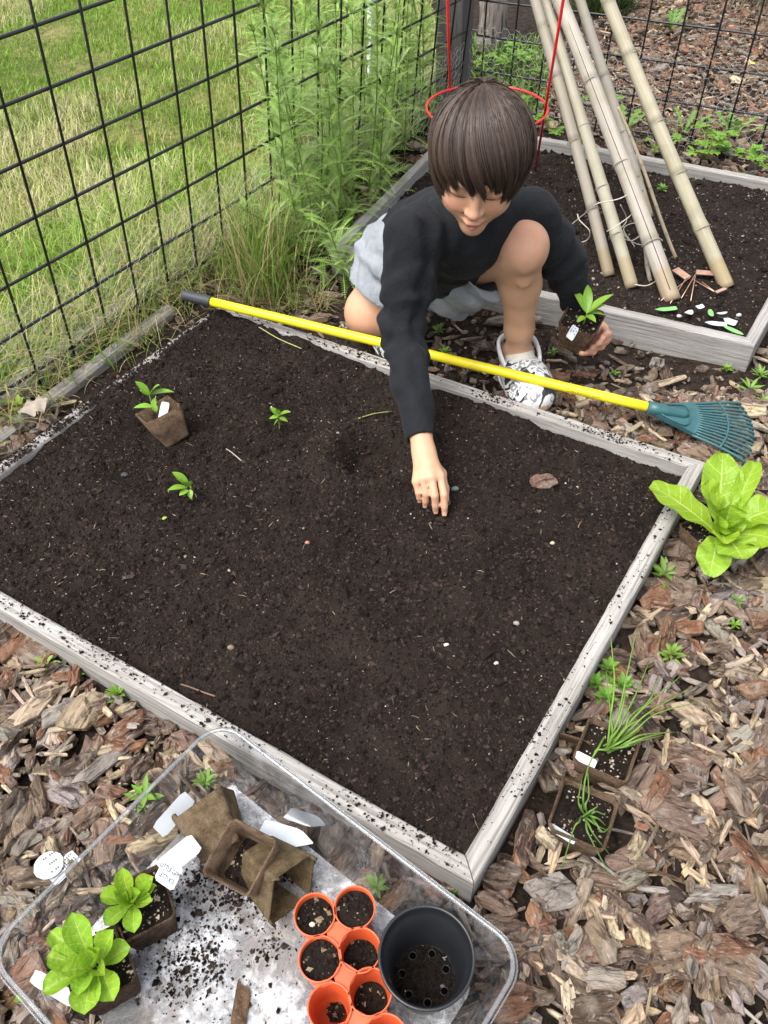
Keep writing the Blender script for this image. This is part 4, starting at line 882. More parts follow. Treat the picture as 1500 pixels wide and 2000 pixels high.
# far background: grass tuft, conifer, trunk, flower
g = G(); N = 1700; c0 = P(1478, -15, 0.0); p = c0 + np.concatenate([rng.normal(0, 0.06, (N, 2)), np.zeros((N, 1))], 1)
col = np.where((rng.random(N) < 0.45)[:, None], A3(0.22, 0.25, 0.12), A3(0.50, 0.43, 0.29)) * rng.uniform(0.5, 1.15, (N, 1))
V, F, C = blades(p, rng.uniform(0.25, 0.5, N), rng.uniform(0, 6.28, N), np.abs(rng.normal(0.5, 0.25, N)), rng.uniform(1.0, 2.0, N), rng.uniform(0.002, 0.004, N), col, 7)
obj('ornamental_grass', g.add(V, F, C), MT['grass'], label='arching tuft of straw coloured ornamental grass at top right', cat='grass tuft')
root = thing('conifer_shrub', P(1172, 30, 0.0), 'dark green dwarf conifer behind the bamboo poles', 'shrub'); c0 = P(1172, 20, 0.0)
g = G(); N = 5200; d = unit(rng.normal(0, 1, (N, 3))); d[:, 2] = np.abs(d[:, 2]); rr = 0.17 * (0.55 + 0.45 * rng.random(N)) * (1 + 0.25 * fbm(d, 2.2, 2)); p = c0 + d * rr[:, None] * [0.8, 0.8, 1.7]
col = np.where((rng.random(N) < 0.35)[:, None], A3(0.22, 0.28, 0.05), A3(0.045, 0.105, 0.03)) * rng.uniform(0.6, 1.3, (N, 1))
V, F, C = blades(p, rng.uniform(0.015, 0.035, N), np.arctan2(d[:, 1], d[:, 0]) + rng.normal(0, 0.6, N), np.clip(rng.normal(0.7, 0.4, N), 0, 1.6), rng.uniform(-0.6, 0.5, N), rng.uniform(0.003, 0.007, N), col, 2)
obj('crown', g.add(V, F, C), MT['grass'], root); obj('trunk', G().add(*tube([c0, c0 + A3(0, 0, 0.2)], [0.014, 0.008], 8), (0.1, 0.07, 0.05)), MT['bark'], root)
c0 = P(957, 92, 0.0); pts = spline([c0 - A3(0, 0, 0.02), c0 + A3(0.005, 0, 0.1), c0 + A3(-0.005, 0.02, 0.5), c0 + A3(0.0, 0.03, 2.4)], 8)
tree = thing('tree', c0, 'grey barked tree trunk standing right of the dark post', 'tree'); V, F = tube(pts, np.linspace(0.062, 0.045, len(pts)), 16); V = V + (fbm(V, 18, 3) * 0.006)[:, None] * unit(V - np.repeat(pts, 16, 0))
obj('trunk', G().add(V, F, (0.21, 0.185, 0.165), np.stack([V[:, 2] * 0.4, V[:, 0], V[:, 1]], -1)), MT['bark'], tree)
g = G(); top = pts[-1]
for i in range(6):
    a = i * 1.05; e = A3(math.cos(a) * 0.5, math.sin(a) * 0.5, 0.5); obj('limb', G().add(*tube(spline([top - A3(0, 0, 0.05), top + e * 0.5, top + e], 5), np.linspace(0.025, 0.006, 11), 8), (0.19, 0.165, 0.15)), MT['bark'], tree)
    n_ = 160; q = top + e + rng.normal(0, 0.16, (n_, 3)); V, F, C = blades(q, rng.uniform(0.04, 0.07, n_), rng.uniform(0, 6.28, n_), rng.uniform(0, 2.5, n_), rng.uniform(0, 1, n_), rng.uniform(0.02, 0.04, n_), A3(0.08, 0.16, 0.03) * rng.uniform(0.6, 1.3, (n_, 1)), 2); g.add(V, F, C)
obj('crown', g, MT['grass'], tree)
fl = P(1465, 142, 0.0); root = thing('yellow_flower', fl, 'small yellow flower on a thin stalk beyond the right fence', 'flower'); tip = fl + A3(0, 0, 0.03)
obj('stalk', G().add(*tube([fl, tip], 0.001, 5), (0.2, 0.32, 0.08)), MT['plant'], root); gg = G()
for i in range(10):
    a = i * 0.628; e = A3(math.cos(a), math.sin(a), 0.25); V, F, lo = leaf_geo(tip, tip + e * 0.010, 0.006, 0.1, 0.1, nu=3, nv=4); gg.add(V, F)
obj('petals', gg, MT['yellow_petal'], root)
# ------------------------------------------------------------------ garden rake
RK = [P(352, 575, 0.088), P(640, 648, 0.086), P(1000, 738, 0.080), P(1288, 802, 0.052)]
rk0, rk1 = P(358, 576, 0.104), P(1290, 801, 0.062)
rd_ = unit(rk1 - rk0); rl = np.linalg.norm(rk1 - rk0)
rake = thing('garden_rake', rk0 * z0, 'small rake with yellow handle and teal fan head lying across the bed\'s far board', 'rake')
def rp(t): return rk0 + rd_ * t
gl = (P(425, 595, 0.08) - rk0) @ rd_
pts = [rp(t) for t in np.linspace(gl - 0.012, rl, 12)]; r0 = 0.0098
obj('handle', G().add(*tube(pts, r0, 18)), MT['yellow'], rake)
ts = np.linspace(0, gl, 34); rr = r0 * 1.22 + 0.0006 * np.sin(np.arange(34) * 2.1); rr[:2] *= 0.9; rr[-1] *= 0.93
gp = obj('grip', G().add(*tube([rp(t) for t in ts], rr, 18)), MT['grip'], rake)
obj('hanging_hole', G().add(*tube([rp(-0.0006), rp(0.0006)], r0 * 0.7, 14)), MT['void'], gp)
side = unit(np.cross(rd_, A3(0, 0, 1))); nrm = np.cross(side, rd_)       # side: towards the camera
# printed label on the handle: rows of unreadable small print
g = G(); tl0 = (P(1062, 745, 0.07) - rk0) @ rd_
vdir = unit(CAM - rp(tl0)); vd = unit(vdir - rd_ * (vdir @ rd_)); sd2 = np.cross(vd, rd_)
for row, (a0, t_a, t_b) in enumerate(((0.62, 0.0, 0.03), (-0.05, 0.045, 0.062), (-0.45, 0.055, 0.115), (-0.72, 0.05, 0.105))):
    t = t_a
    while t < t_b:
        L = rng.uniform(0.0015, 0.005); q = []
        for (dt, da) in ((0, -0.055), (L, -0.055), (L, 0.055), (0, 0.055)):
            a_ = a0 + da; q.append(rp(tl0 + t + dt) + (vd * math.cos(a_) + sd2 * math.sin(a_)) * (r0 + 0.0004))
        q += [e - vd * 0.0003 for e in q]; g.add(q, np.array([[0, 1, 2, 3], [0, 4, 5, 1], [1, 5, 6, 2], [2, 6, 7, 3], [3, 7, 4, 0]])); t += L + rng.uniform(0.001, 0.002)
obj('printed_label', g, MT['ink_y'], rake, smooth=False)
# head: axes from the photograph
hd = unit(P(1450, 838, 0.035) - P(1290, 801, 0.060)); hs = unit(P(1437, 892, 0.012) - P(1385, 768, 0.040)); hs = unit(hs - hd * (hs @ hd)); hn = np.cross(hs, hd); hn = hn if hn[2] > 0 else -hn
h0 = rp(rl - 0.004)
def hp(a, s, n=0.0): return h0 + hd * a + hs * s + hn * n
obj('socket', G().add(*tube([hp(-0.022, 0), hp(0.0, 0), hp(0.05, 0, 0.002), hp(0.058, 0, 0)], [r0 * 1.32, r0 * 1.3, r0 * 0.85, r0 * 0.4], 16)), MT['teal'], rake)
def fan_w(a): return 0.017 + a * 0.40                     # half width of the fan at distance a
AS, AB, AE = 0.072, 0.120, 0.165
g = G(); na, ns = 9, 13; top = []; bot = []
for a in np.linspace(-0.004, AS, na):
    for s in np.linspace(-1, 1, ns):
        arc = 0.010 * (1 - s * s) * (a / AS); edge = 0.004 if abs(s) > 0.99 else 0.0
        top.append(hp(a + arc, s * fan_w(a) * 0.92, 0.001 + edge - 0.004 * s * s)); bot.append(hp(a + arc, s * fan_w(a) * 0.92, -0.0035 - 0.004 * s * s))
nt_ = na * ns; F = gridF(na, ns); bor = np.concatenate([np.arange(ns), np.arange(1, na) * ns + ns - 1, (na - 1) * ns + np.arange(ns - 2, -1, -1), np.arange(na - 2, 0, -1) * ns])
g.add(top + bot, [F, F[:, ::-1] + nt_, np.stack([bor, np.roll(bor, -1), np.roll(bor, -1) + nt_, bor + nt_], -1)]); plate = obj('head_plate', g, MT['teal'], rake, smooth=False)
rib = [hp(a, s, 0.0022) for a, s in ((0.004, -0.012), (0.03, -0.022), (0.052, -0.026), (0.060, -0.016), (0.063, 0.0), (0.060, 0.016), (0.052, 0.026), (0.03, 0.022), (0.004, 0.012))]
obj('raised_rib', G().add(*tube(spline(rib, 4), 0.0016, 6)), MT['teal'], plate)
NTN = 15
for i in range(NTN):
    s = -1 + 2 * i / (NTN - 1); arc = lambda a: 0.010 * (1 - s * s) * (a / AS)
    c_ = [hp(AS + arc(AS) - 0.004, s * fan_w(AS) * 0.9, -0.001 - 0.004 * s * s), hp(AB + arc(AB), s * fan_w(AB) * 0.9, 0.001 - 0.004 * s * s), hp(AE + arc(AE) * 0.9, s * fan_w(AE) * 0.9, -0.002 - 0.004 * s * s), hp(AE + 0.006 + arc(AE) * 0.9, s * fan_w(AE) * 0.9, -0.018 - 0.004 * s * s)]
    w_ = 0.0023 if abs(s) < 0.99 else 0.003
    obj('tine', G().add(*tube(spline(c_, 5), [w_] * 12 + [w_ * 0.9] * 3 + [w_ * 0.6], 6)), MT['teal'], rake)
br = [hp(AB + 0.010 * (1 - s * s) * AB / AS, s * fan_w(AB) * 0.93, 0.0034 - 0.004 * s * s) for s in np.linspace(-1, 1, 17)]
obj('cross_brace', G().add(*tube(br, 0.0022, 6)), MT['teal'], rake)

# ------------------------------------------------------------------ bamboo poles leaning in the far bed
def pole(name, b, t0_, r, label, ext=1.6, nodes=5, col=(0.40, 0.36, 0.29), zt=0.62, cat='bamboo pole', split=False, zb=0.038):
    B = P(b[0], b[1], zb); T = P(t0_[0], t0_[1], zt); d = (T - B) * ext; L = np.linalg.norm(d); u_ = d / L
    root = thing(name, B, label, cat, 'bamboo poles in the far bed' if cat == 'bamboo pole' else None); B = B - u_ * 0.01; n = 90; q = np.linspace(0, 1, n); nd = np.cumsum(rng.uniform(0.75, 1.2, nodes + 2)); nd = nd / nd[-1]; nd = nd[:-1]
    rad = np.full(n, r) * (1 - 0.22 * q); colr = np.tile(A3(*col), (n, 1))
    for e in nd: rad += r * 0.11 * np.exp(-((q - e) * L / 0.006) ** 2); colr *= (1 - 0.45 * np.exp(-((q - e - 0.004) * L / 0.0035) ** 2))[:, None]
    colr[:6] *= A3(0.9, 0.78, 0.62)
    pts = B + d * q[:, None] + np.stack([0.004 * np.sin(q * 5 + r * 900), 0.003 * np.cos(q * 4), 0 * q], -1); k_ = 16; V, F = tube(pts, rad, k_); off = rng.uniform(0, 20)
    obj('cane', G().add(V, F, np.repeat(colr, k_, 0), tube_loc(pts, k_) + off), MT['bamboo'], root)
    for e in nd:
        c_ = B + d * e; R = frame(u_); rg = r * (1 - 0.22 * e) * 1.10
        if r > 0.007: obj('node_ring', G().add(*tube([c_ + R @ A3(math.cos(a) * rg, math.sin(a) * rg, 0) for a in np.linspace(0, 6.283, 25)], r * 0.06, 5), A3(*col) * 0.75), MT['bamboo'], root)
    if split:
        # a long drying crack facing the camera
        vv = unit(CAM - (B + d * 0.2)); vv = unit(vv - u_ * (vv @ u_)); sdd = np.cross(u_, vv); s_ = np.linspace(0.02, 0.62, 40)
        cr = [B + d * e + (vv * math.cos(0.15) + sdd * math.sin(0.15 + 0.06 * math.sin(e * 9))) * (np.interp(e, q, rad) - 0.0002) for e in s_]
        obj('crack', G().add(*tube(cr, 0.0007, 4)), MT['void'], root)
    return B, d
pole('bamboo_pole', (1187, 533), (1047, 0), 0.0145, 'grey bamboo pole nearest the child, leftmost of the bundle', col=(0.255, 0.228, 0.188), zt=0.50, nodes=5)
pole('bamboo_pole', (1230, 556), (1068, 0), 0.0155, 'bamboo pole with greenish stains, second from the child', col=(0.315, 0.295, 0.232), zt=0.49, nodes=6)
pole('bamboo_pole', (1312, 582), (1092, 0), 0.0205, 'thickest bamboo pole, split lengthwise by a dark crack', col=(0.345, 0.315, 0.275), zt=0.50, nodes=5, split=True)
pole('bamboo_pole', (1262, 420), (1135, 0), 0.0150, 'bamboo pole half hidden behind the thickest one', col=(0.30, 0.275, 0.235), zt=0.44)
pole('bamboo_pole', (1418, 556), (1186, 0), 0.0175, 'yellowish bamboo pole standing apart at the right of the bundle', col=(0.345, 0.315, 0.232), zt=0.52, nodes=6)
pole('bamboo_cane', (1322, 502), (1228, 265), 0.0046, 'thin bamboo cane behind the thickest pole', 1.25, 4, (0.36, 0.30, 0.22), 0.30, 'cane')
pole('bamboo_cane', (1272, 542), (1243, 420), 0.0050, 'short thin grey cane between the second and thickest poles', 1.15, 3, (0.34, 0.33, 0.30), 0.16, 'cane')
# twine wound about the poles and hanging in loops
def twine(pts, label, r=0.0013):
    q = spline([P(x, y, 0.008 + z * 0.82) for x, y, z in pts], 8); obj('twine', G().add(*tube(q, r, 5)), MT['twine'], label=label, cat='twine', group='twine on the bamboo')
twine([(1160, 402, .20), (1172, 396, .215), (1210, 388, .225), (1245, 370, .235), (1256, 372, .225), (1250, 380, .2)], 'upper twine tied from the second pole to the thickest one')
twine([(1185, 452, .15), (1200, 444, .17), (1228, 424, .18), (1236, 415, .17)], 'lower twine tie on the second bamboo pole')
twine([(1146, 414, .13), (1115, 440, .05), (1100, 462, .045), (1118, 474, .045), (1145, 470, .06), (1152, 452, .10), (1132, 430, .12), (1128, 418, .13)], 'loose twine loop hanging left of the bamboo poles')
twine([(1205, 430, .14), (1222, 462, .09), (1250, 478, .06), (1276, 470, .10), (1286, 465, .11), (1294, 470, .1)], 'twine sagging to the foot of the thickest pole')
twine([(1212, 400, .18), (1224, 430, .12), (1208, 455, .10), (1232, 470, .08), (1256, 452, .10), (1240, 436, .11), (1218, 448, .09), (1240, 482, .05)], 'tangled twine between the second and thickest poles')
twine([(1240, 556, .045), (1262, 558, .042), (1280, 550, .042), (1286, 545, .05)], 'twine end on the soil between two pole feet')

# ------------------------------------------------------------------ red tomato cage
RC = P(951, 210, 0.30); RR = 0.150
cage = thing('tomato_cage', RC * z0 + A3(0, 0, 0.04), 'red wire tomato cage standing behind the child\'s head', 'plant cage')
for z_, r_ in ((0.30, RR), (0.62, RR * 1.25)):
    c_ = RC * z0 + A3(0, 0, z_); obj('ring', G().add(*tube([c_ + A3(math.cos(a) * r_, math.sin(a) * r_, 0) for a in np.linspace(0, 6.2832, 49)], 0.0029, 8, False)), MT['red'], cage)
for (ta, tb) in (((1066, 208, .30), (1100, 0, .60)), ((879, 172, .30), (874, 0, .56))):
    a_, b_ = P(*ta), P(*tb); d_ = b_ - a_; lo = a_ - d_ * ((a_[2] - 0.0) / d_[2]); obj('stake', G().add(*tube([lo, a_, a_ + d_ * 1.25], 0.0033, 8)), MT['red'], cage)

# ------------------------------------------------------------------ copper plant markers in the far bed
def marker(pc, L, W, ang, legs, label):
    c_ = P(pc[0], pc[1], 0.052); root = thing('plant_marker', c_ * A3(1, 1, 0.7), label, 'plant marker', 'copper plant markers')
    d_ = A3(math.cos(ang), math.sin(ang), 0.10); d_ = unit(d_); s_ = unit(np.cross(A3(0, 0, 1), d_)); n_ = np.cross(d_, s_)
    V = [c_ + d_ * a * L / 2 + s_ * b * W / 2 + n_ * h for h in (-0.0006, 0.0006) for a, b in ((-1, -1), (1, -1), (1, 1), (-1, 1))]
    F = np.array([[4, 5, 6, 7], [3, 2, 1, 0], [0, 1, 5, 4], [1, 2, 6, 5], [2, 3, 7, 6], [3, 0, 4, 7]])
    obj('plate', G().add(V, F), MT['copper'], root, smooth=False)
    rim = [c_ + d_ * a * L / 2 + s_ * b * W / 2 for a, b in ((-1, -1), (1, -1), (1, 1), (-1, 1), (-1, -1))]
    obj('frame', G().add(*tube(np.concatenate([np.linspace(rim[i], rim[i + 1], 6)[:-1] for i in range(4)] + [[rim[4]]]), 0.0011, 6)), MT['grip'], root)
    for e in (-0.35, 0.35):
        a_ = c_ + s_ * W * e - d_ * L * 0.5; obj('leg', G().add(*tube([a_, P(legs[0] + e * 26, legs[1] + e * 8, 0.040)], 0.0011, 6)), MT['copper'], root)
marker((1331, 534), 0.042, 0.024, 2.15, (1300, 590), 'copper plant marker lying left of the last bamboo foot')
marker((1381, 533), 0.05, 0.022, -0.35, (1340, 585), 'copper plant marker with rolled edge beside the last bamboo foot')
marker((1408, 567), 0.03, 0.010, 0.45, (1362, 548), 'narrow copper plant marker nearest the right board')

# ------------------------------------------------------------------ plastic plant tags
def tag_geo(L, W, style='spike', th=0.0006, curl=0.0, n=9):
    t = np.linspace(-0.5, 0.5, n); prof = np.ones(n)
    if style == 'spike': prof = np.interp(t, [-0.5, -0.2, 0.44, 0.5], [0.06, 1, 1, 0.86])
    elif style == 'round': prof = np.sqrt(np.clip(1 - (2 * t * 0.98) ** 2, 0.02, 1))
    elif style == 'card': prof = np.interp(t, [-0.5, -0.46, 0.46, 0.5], [0.8, 1, 1, 0.8])
    V = []
    for h in (0, th):
        for a, p_ in zip(t, prof):
            for s in (-1, 1): V.append((a * L, s * W / 2 * p_, h + curl * (a * 2) ** 2))
    V = np.array(V); q = lambda o: gridF(n, 2) + o; b = np.concatenate([np.arange(n) * 2, (np.arange(n) * 2 + 1)[::-1]])
    return V, [q(2 * n)[:, ::-1], q(0), np.stack([b, np.roll(b, -1), np.roll(b, -1) + 2 * n, b + 2 * n], -1)]
def plant_tag(px, z, L, W, ang, label, style='spike', tilt=(0, 0), mat='tag', curl=0.0, lines=0, name='plant_tag', group=None, text=None):
    p = P(px[0], px[1], z); root = thing(name, p, label, 'plant tag', group); R = rot_zyx(ang, tilt); V, F = tag_geo(L, W, style, curl=curl)
    obj('strip', G().add(xf(V, R, p), F), MT[mat], root, smooth=False)
    if lines:
        g = G()
        for i in range(lines):
            y = W * (-0.3 + 0.6 * i / max(1, lines - 1)); 
            for x in np.arange(-0.05 * L, 0.40 * L, 0.0028):
                if rng.random() < 0.25: continue
                h = 0.0012; q = [(x, y - h, 0.0009), (x + 0.0016, y - h, 0.0009), (x + 0.0016, y + h, 0.0009), (x, y + h, 0.0009)]; g.add(xf(q, R, p), np.array([[0, 1, 2, 3]]))
        if g.n: obj('print', g, MT['ink'], root, smooth=False)
    if text:
        for i, (ln, y) in enumerate(text):
            cu = bpy.data.curves.new('lettering', 'FONT'); cu.body = ln; cu.size = 0.0075; cu.align_x = 'CENTER'; cu.align_y = 'CENTER'; cu.extrude = 0.00015
            tmp = bpy.data.objects.new('tmp', cu); COL.objects.link(tmp); bpy.context.view_layer.update(); me = bpy.data.meshes.new_from_object(tmp.evaluated_get(bpy.context.evaluated_depsgraph_get())); bpy.data.objects.remove(tmp)
            me.materials.clear(); me.materials.append(MT['ink']); o = bpy.data.objects.new('lettering', me); COL.objects.link(o); o.parent = root
            o.matrix_local = Matrix(((*R[0], 0), (*R[1], 0), (*R[2], 0), (0, 0, 0, 1))) @ Matrix.Translation((0, y, 0.0011)) @ Matrix.Scale(0.72, 4, (1, 0, 0))
    return root
# the scatter of coloured tags in the far bed
cols = [((1300, 604), 0.06, 0.016, 0.1, 'green', 'long green printed tag at the left of the tag pile in the far bed'), ((1345, 612), 0.03, 0.022, 0.8, 'tag', 'white loop topped tag in the middle of the tag pile'), ((1398, 632), 0.055, 0.018, -0.25, 'tag', 'white spiked tag below the middle of the tag pile'), ((1388, 612), 0.03, 0.018, 1.4, 'green', 'green and red printed tag standing in the tag pile'), ((1425, 628), 0.035, 0.026, -0.6, 'tag', 'crumpled white tag at the right of the tag pile'), ((1432, 645), 0.055, 0.015, -0.75, 'green', 'green tag tip nearest the front board of the far bed'), ((1365, 600), 0.025, 0.015, 0.3, 'tag', 'small white tag at the back of the tag pile'), ((1410, 612), 0.03, 0.012, 0.2, 'tag', 'small curled white tag at the back right of the tag pile')]
for i, (px, L, W, a, m, lb) in enumerate(cols):
    plant_tag(px, 0.045 + 0.0012 * i, L * 0.85, W * 0.8, a, lb, ('spike', 'round')[i % 2], rng.normal(0, 0.1, 2), m, rng.uniform(0, 0.004), group='plastic tags in the far bed')

# ------------------------------------------------------------------ peat pots
PEAT = (0.145, 0.095, 0.062)
def sq_ring(hw, n=6, rc=0.25):
    """square with rounded corners, 4*n points"""
    out = []
    for k_ in range(4):
        a0 = k_ * math.pi / 2; cx = (hw * (1 - rc)) * (1 if k_ in (0, 3) else -1); cy = (hw * (1 - rc)) * (1 if k_ in (0, 1) else -1)
        for a in np.linspace(a0, a0 + math.pi / 2, n): out.append((cx + hw * rc * math.cos(a), cy + hw * rc * math.sin(a)))
    return np.array(out)
def pot_parts(root, R, t, top=0.037, bot=0.026, h=0.07, col=PEAT, torn=0.004, soil=True, soil_drop=0.008, seed=1.0, n=7, soil_col=None, dark_rim=False):
    """square tapered pot; local z = 0 at the rim, the opening faces +z"""
    k4 = 4 * n; g = G(); rows = []; levels = [(bot, -h), (bot * 1.02, -h + 0.004), ((top + bot) / 2, -h / 2), (top, 0.0)]
    tear = torn * np.array([float(noise(A3(i * 0.55, seed, 0.5))) + 0.5 * float(noise(A3(i * 1.7, seed, 2.5))) for i in range(k4)])
    for hw, z in levels:
        q = sq_ring(hw, n, 0.22); zz = np.full(k4, z) + (tear if z == 0 else 0); rows.append(np.stack([q[:, 0], q[:, 1], zz], -1))
    for hw, z in ((top - 0.0026, 0.0), ((top + bot) / 2 - 0.0026, -h / 2), (bot - 0.0026, -h + 0.003)):
        q = sq_ring(hw, n, 0.22); zz = np.full(k4, z) + (tear - 0.0004 if z == 0 else 0); rows.append(np.stack([q[:, 0], q[:, 1], zz], -1))
    V = np.stack(rows, 1); V = V + (0.0007 * fbm(V * 1.0 + seed, 90, 2))[..., None]; m_ = len(rows); lo = V.reshape(-1, 3) + seed
    F = [gridF(k4, m_, True), (np.arange(k4) * m_)[None, ::-1], (np.arange(k4) * m_ + m_ - 1)[None]]
    obj('pot', g.add(xf(V.reshape(-1, 3), R, t), F, col, lo), MT['peat'], root)
    if soil:
        g = G(); hw = top + (bot - top) * (soil_drop / h) - 0.003; u_ = np.linspace(-1, 1, 18); X, Y = np.meshgrid(u_ * hw, u_ * hw, indexing='ij'); Z = -soil_drop + 0.0022 * noise2(X + seed, Y, 60, 4, 2) - 0.0 * X
        g.add(xf(np.stack([X, Y, Z], -1).reshape(-1, 3), R, t), gridF(18, 18)); so_ = obj('potting_soil', g, MT['soil'], root)
        N = 420; p = np.stack([rng.uniform(-hw, hw, N), rng.uniform(-hw, hw, N), np.full(N, -soil_drop + 0.001)], -1) * [0.94, 0.94, 1]; sz = np.minimum(0.0007 + rng.exponential(0.0008, N), 0.004)
        c_ = np.where((rng.random(N) < 0.22)[:, None], A3(0.42, 0.36, 0.26), A3(0.016, 0.011, 0.009)) * rng.uniform(0.5, 1.3, (N, 1)); V, F, C = specks(N, p, sz, c_); obj('soil_grains', G().add(xf(V, R, t), F, C), MT['crumb'], so_, smooth=False)
def seat(px, rimz, top, ang, tilt=(0, 0)): return rot_zyx(ang, tilt), P(px[0], px[1], rimz)
def pepper(root, base, leaves, stem_top, col=(0.17, 0.34, 0.03), mat='glossy_leaf'):
    obj('stem', G().add(*tube(spline([base - A3(0, 0, 0.006), (base + stem_top) / 2 + A3(0.001, 0, 0), stem_top], 5), 0.0014, 6), (0.24, 0.36, 0.07)), MT['plant'], root)
    for (b, tip, w_) in leaves: leaf(root, b, tip, w_, col, mat, lift=0.18, cup=0.12, shape='ovate')

# pot with a pepper seedling tipped on the soil
R = rot_zyx(0.62, (-0.30, -0.16)); t = P(308, 800, 0.106)
pot = thing('potted_pepper', t * A3(1, 1, 0) + A3(0, 0, 0.046), 'pepper seedling in a tilted brown peat pot on the soil at left', 'potted plant')
pot_parts(pot, R, t, 0.037, 0.025, 0.066, (0.17, 0.115, 0.075), 0.005, True, 0.028, 3.0)
b0 = P(298, 806, 0.085); st_ = P(292, 772, 0.125)
pepper(pot, b0, [(st_, P(264, 745, .15), .016), (st_, P(312, 752, .155), .017), (st_, P(340, 766, .14), .015), (P(298, 795, .105), P(261, 797, .105), .015), (st_, P(272, 762, .135), .013), (P(300, 800, .10), P(304, 776, .12), .013), (P(299, 792, .11), P(306, 805, .10), .012)], st_)
plant_tag((320, 803), 0.112, 0.034, 0.016, 1.35, 'blank white tag in the tipped pot on the soil', 'card', (0.1, -0.75))
def seedling(px, label, lv, h=0.05):
    p = P(px[0], px[1], 0.05); p[2] = soil_z(p[0], p[1]); root = thing('pepper_seedling', p, label, 'seedling', 'pepper seedlings planted in the soil'); top = P(px[0] - 2, px[1] - 22, 0.05 + h * 0.75)
    pepper(root, p, [(P(*b, 0.05 + h * 0.6), P(*tp, 0.05 + h * q), w_) for b, tp, w_, q in lv], top)
seedling((545, 832), 'small pepper seedling planted at the middle back of the soil', [((543, 812), (527, 796), .013, .9), ((544, 812), (568, 805), .013, .9), ((544, 815), (526, 818), .011, .6), ((545, 816), (562, 824), .011, .5), ((544, 810), (541, 800), .010, 1.0), ((543, 820), (535, 832), .010, .3)])
seedling((374, 972), 'taller pepper seedling planted at the left of the soil', [((368, 948), (336, 922), .017, 1.1), ((366, 952), (327, 958), .014, .8), ((370, 950), (370, 940), .012, 1.0), ((368, 958), (350, 968), .013, .55), ((371, 956), (373, 975), .010, .4), ((368, 948), (350, 938), .013, 1.1)])
p = P(316, 1014, 0.05); p[2] = soil_z(p[0], p[1]) + 0.003; V, F, lo = leaf_geo(p, p + A3(0.009, 0.003, 0.002), 0.007, 0.1, 0.1); obj('fallen_leaf', G().add(V, F, (0.3, 0.42, 0.06), lo), MT['leaf'], label='tiny fallen green leaf on the soil below the left seedling', cat='leaf')

# the lettuce on the right
LC = P(1412, 1045, 0.075); R = rot_zyx(0.5, (0, 0)); t = P(1385, 1035, 0.062)
lt = thing('potted_lettuce', t * z0, 'large bright green lettuce in a peat pot beside the right board', 'potted plant')
pot_parts(lt, R, t, 0.036, 0.027, 0.064, (0.11, 0.07, 0.046), 0.003, True, 0.006, 5.0)
LT = [((1398, 1040, .080), (1270, 948, .105), .050, 'wide', .10, .12), ((1405, 1020, .085), (1412, 885, .14), .058, 'wide', -.05, .10), ((1412, 1015, .085), (1372, 950, .15), .050, 'wide', .1, .2), ((1425, 1015, .085), (1476, 903, .13), .030, 'wide', .15, .3), ((1430, 1030, .08), (1520, 995, .11), .050, 'wide', .2, .2), ((1425, 1045, .08), (1515, 1055, .09), .055, 'wide', .2, .1), ((1415, 1050, .08), (1450, 1092, .09), .062, 'wide', .2, .1), ((1400, 1050, .075), (1385, 1125, .075), .046, 'wide', .15, .1), ((1412, 1040, .085), (1428, 985, .14), .05, 'wide', .05, .35), ((1416, 1035, .085), (1460, 1010, .125), .045, 'wide', .1, .35), ((1405, 1042, .085), (1398, 1000, .13), .04, 'wide', .0, .4), ((1408, 1045, .085), (1415, 1062, .10), .036, 'wide', .3, .3), ((1430, 1020, .08), (1462, 965, .10), .04, 'wide', .2, .2)]
for b, tp, w_, shp, lf, cp in LT: leaf(lt, P(*b), P(*tp), w_ * 1.15, (0.27, 0.42, 0.025) if tp[1] < 1100 else (0.25, 0.40, 0.035), 'lettuce', lift=lf, cup=cp, wave=0.06, shape=shp, nu=15, nv=23)

# ------------------------------------------------------------------ chive pots beside the right board
def chives(px, ang, tufts, label, seed, tilt=(0, 0), rz=0.052):
    R = rot_zyx(ang, tilt); t = P(px[0], px[1], rz); root = thing('potted_chives', t * z0, label, 'potted plant'); pot_parts(root, R, t, 0.038, 0.029, 0.058, (0.13, 0.088, 0.058), 0.004, True, 0.010, seed)
    for c_ in tufts:
        q = spline([P(*e) for e in c_], 7); n_ = len(q); obj('blade', G().add(*tube(q, np.interp(np.linspace(0, 1, n_), [0, .3, 1], [0.0013, 0.0015, 0.0005]), 6), shade((0.14, 0.27, 0.055) if seed > 7 else (0.19, 0.33, 0.06))), MT['plant'], root)
C1 = [(1190, 1465, .05)]; tips = [((1200, 1330, .10), (1193, 1245, .12)), ((1222, 1330, .10), (1243, 1230, .10)), ((1192, 1390, .08), (1184, 1310, .08)), ((1240, 1360, .09), (1268, 1292, .08)), ((1255, 1385, .09), (1330, 1320, .08)), ((1270, 1390, .09), (1352, 1342, .06)), ((1280, 1395, .08), (1362, 1371, .06)), ((1262, 1440, .08), (1310, 1428, .05)), ((1255, 1435, .08), (1318, 1430, .04)), ((1240, 1450, .07), (1295, 1436, .05)), ((1235, 1455, .07), (1262, 1440, .06)), ((1270, 1365, .09), (1285, 1325, .08)), ((1230, 1400, .09), (1262, 1375, .08)), ((1225, 1420, .09), (1258, 1400, .08)), ((1215, 1385, .09), (1222, 1345, .09)), ((1228, 1440, .07), (1256, 1420, .07)), ((1165, 1465, .08), (1158, 1478, .07)), ((1210, 1420, .09), (1226, 1378, .10))]
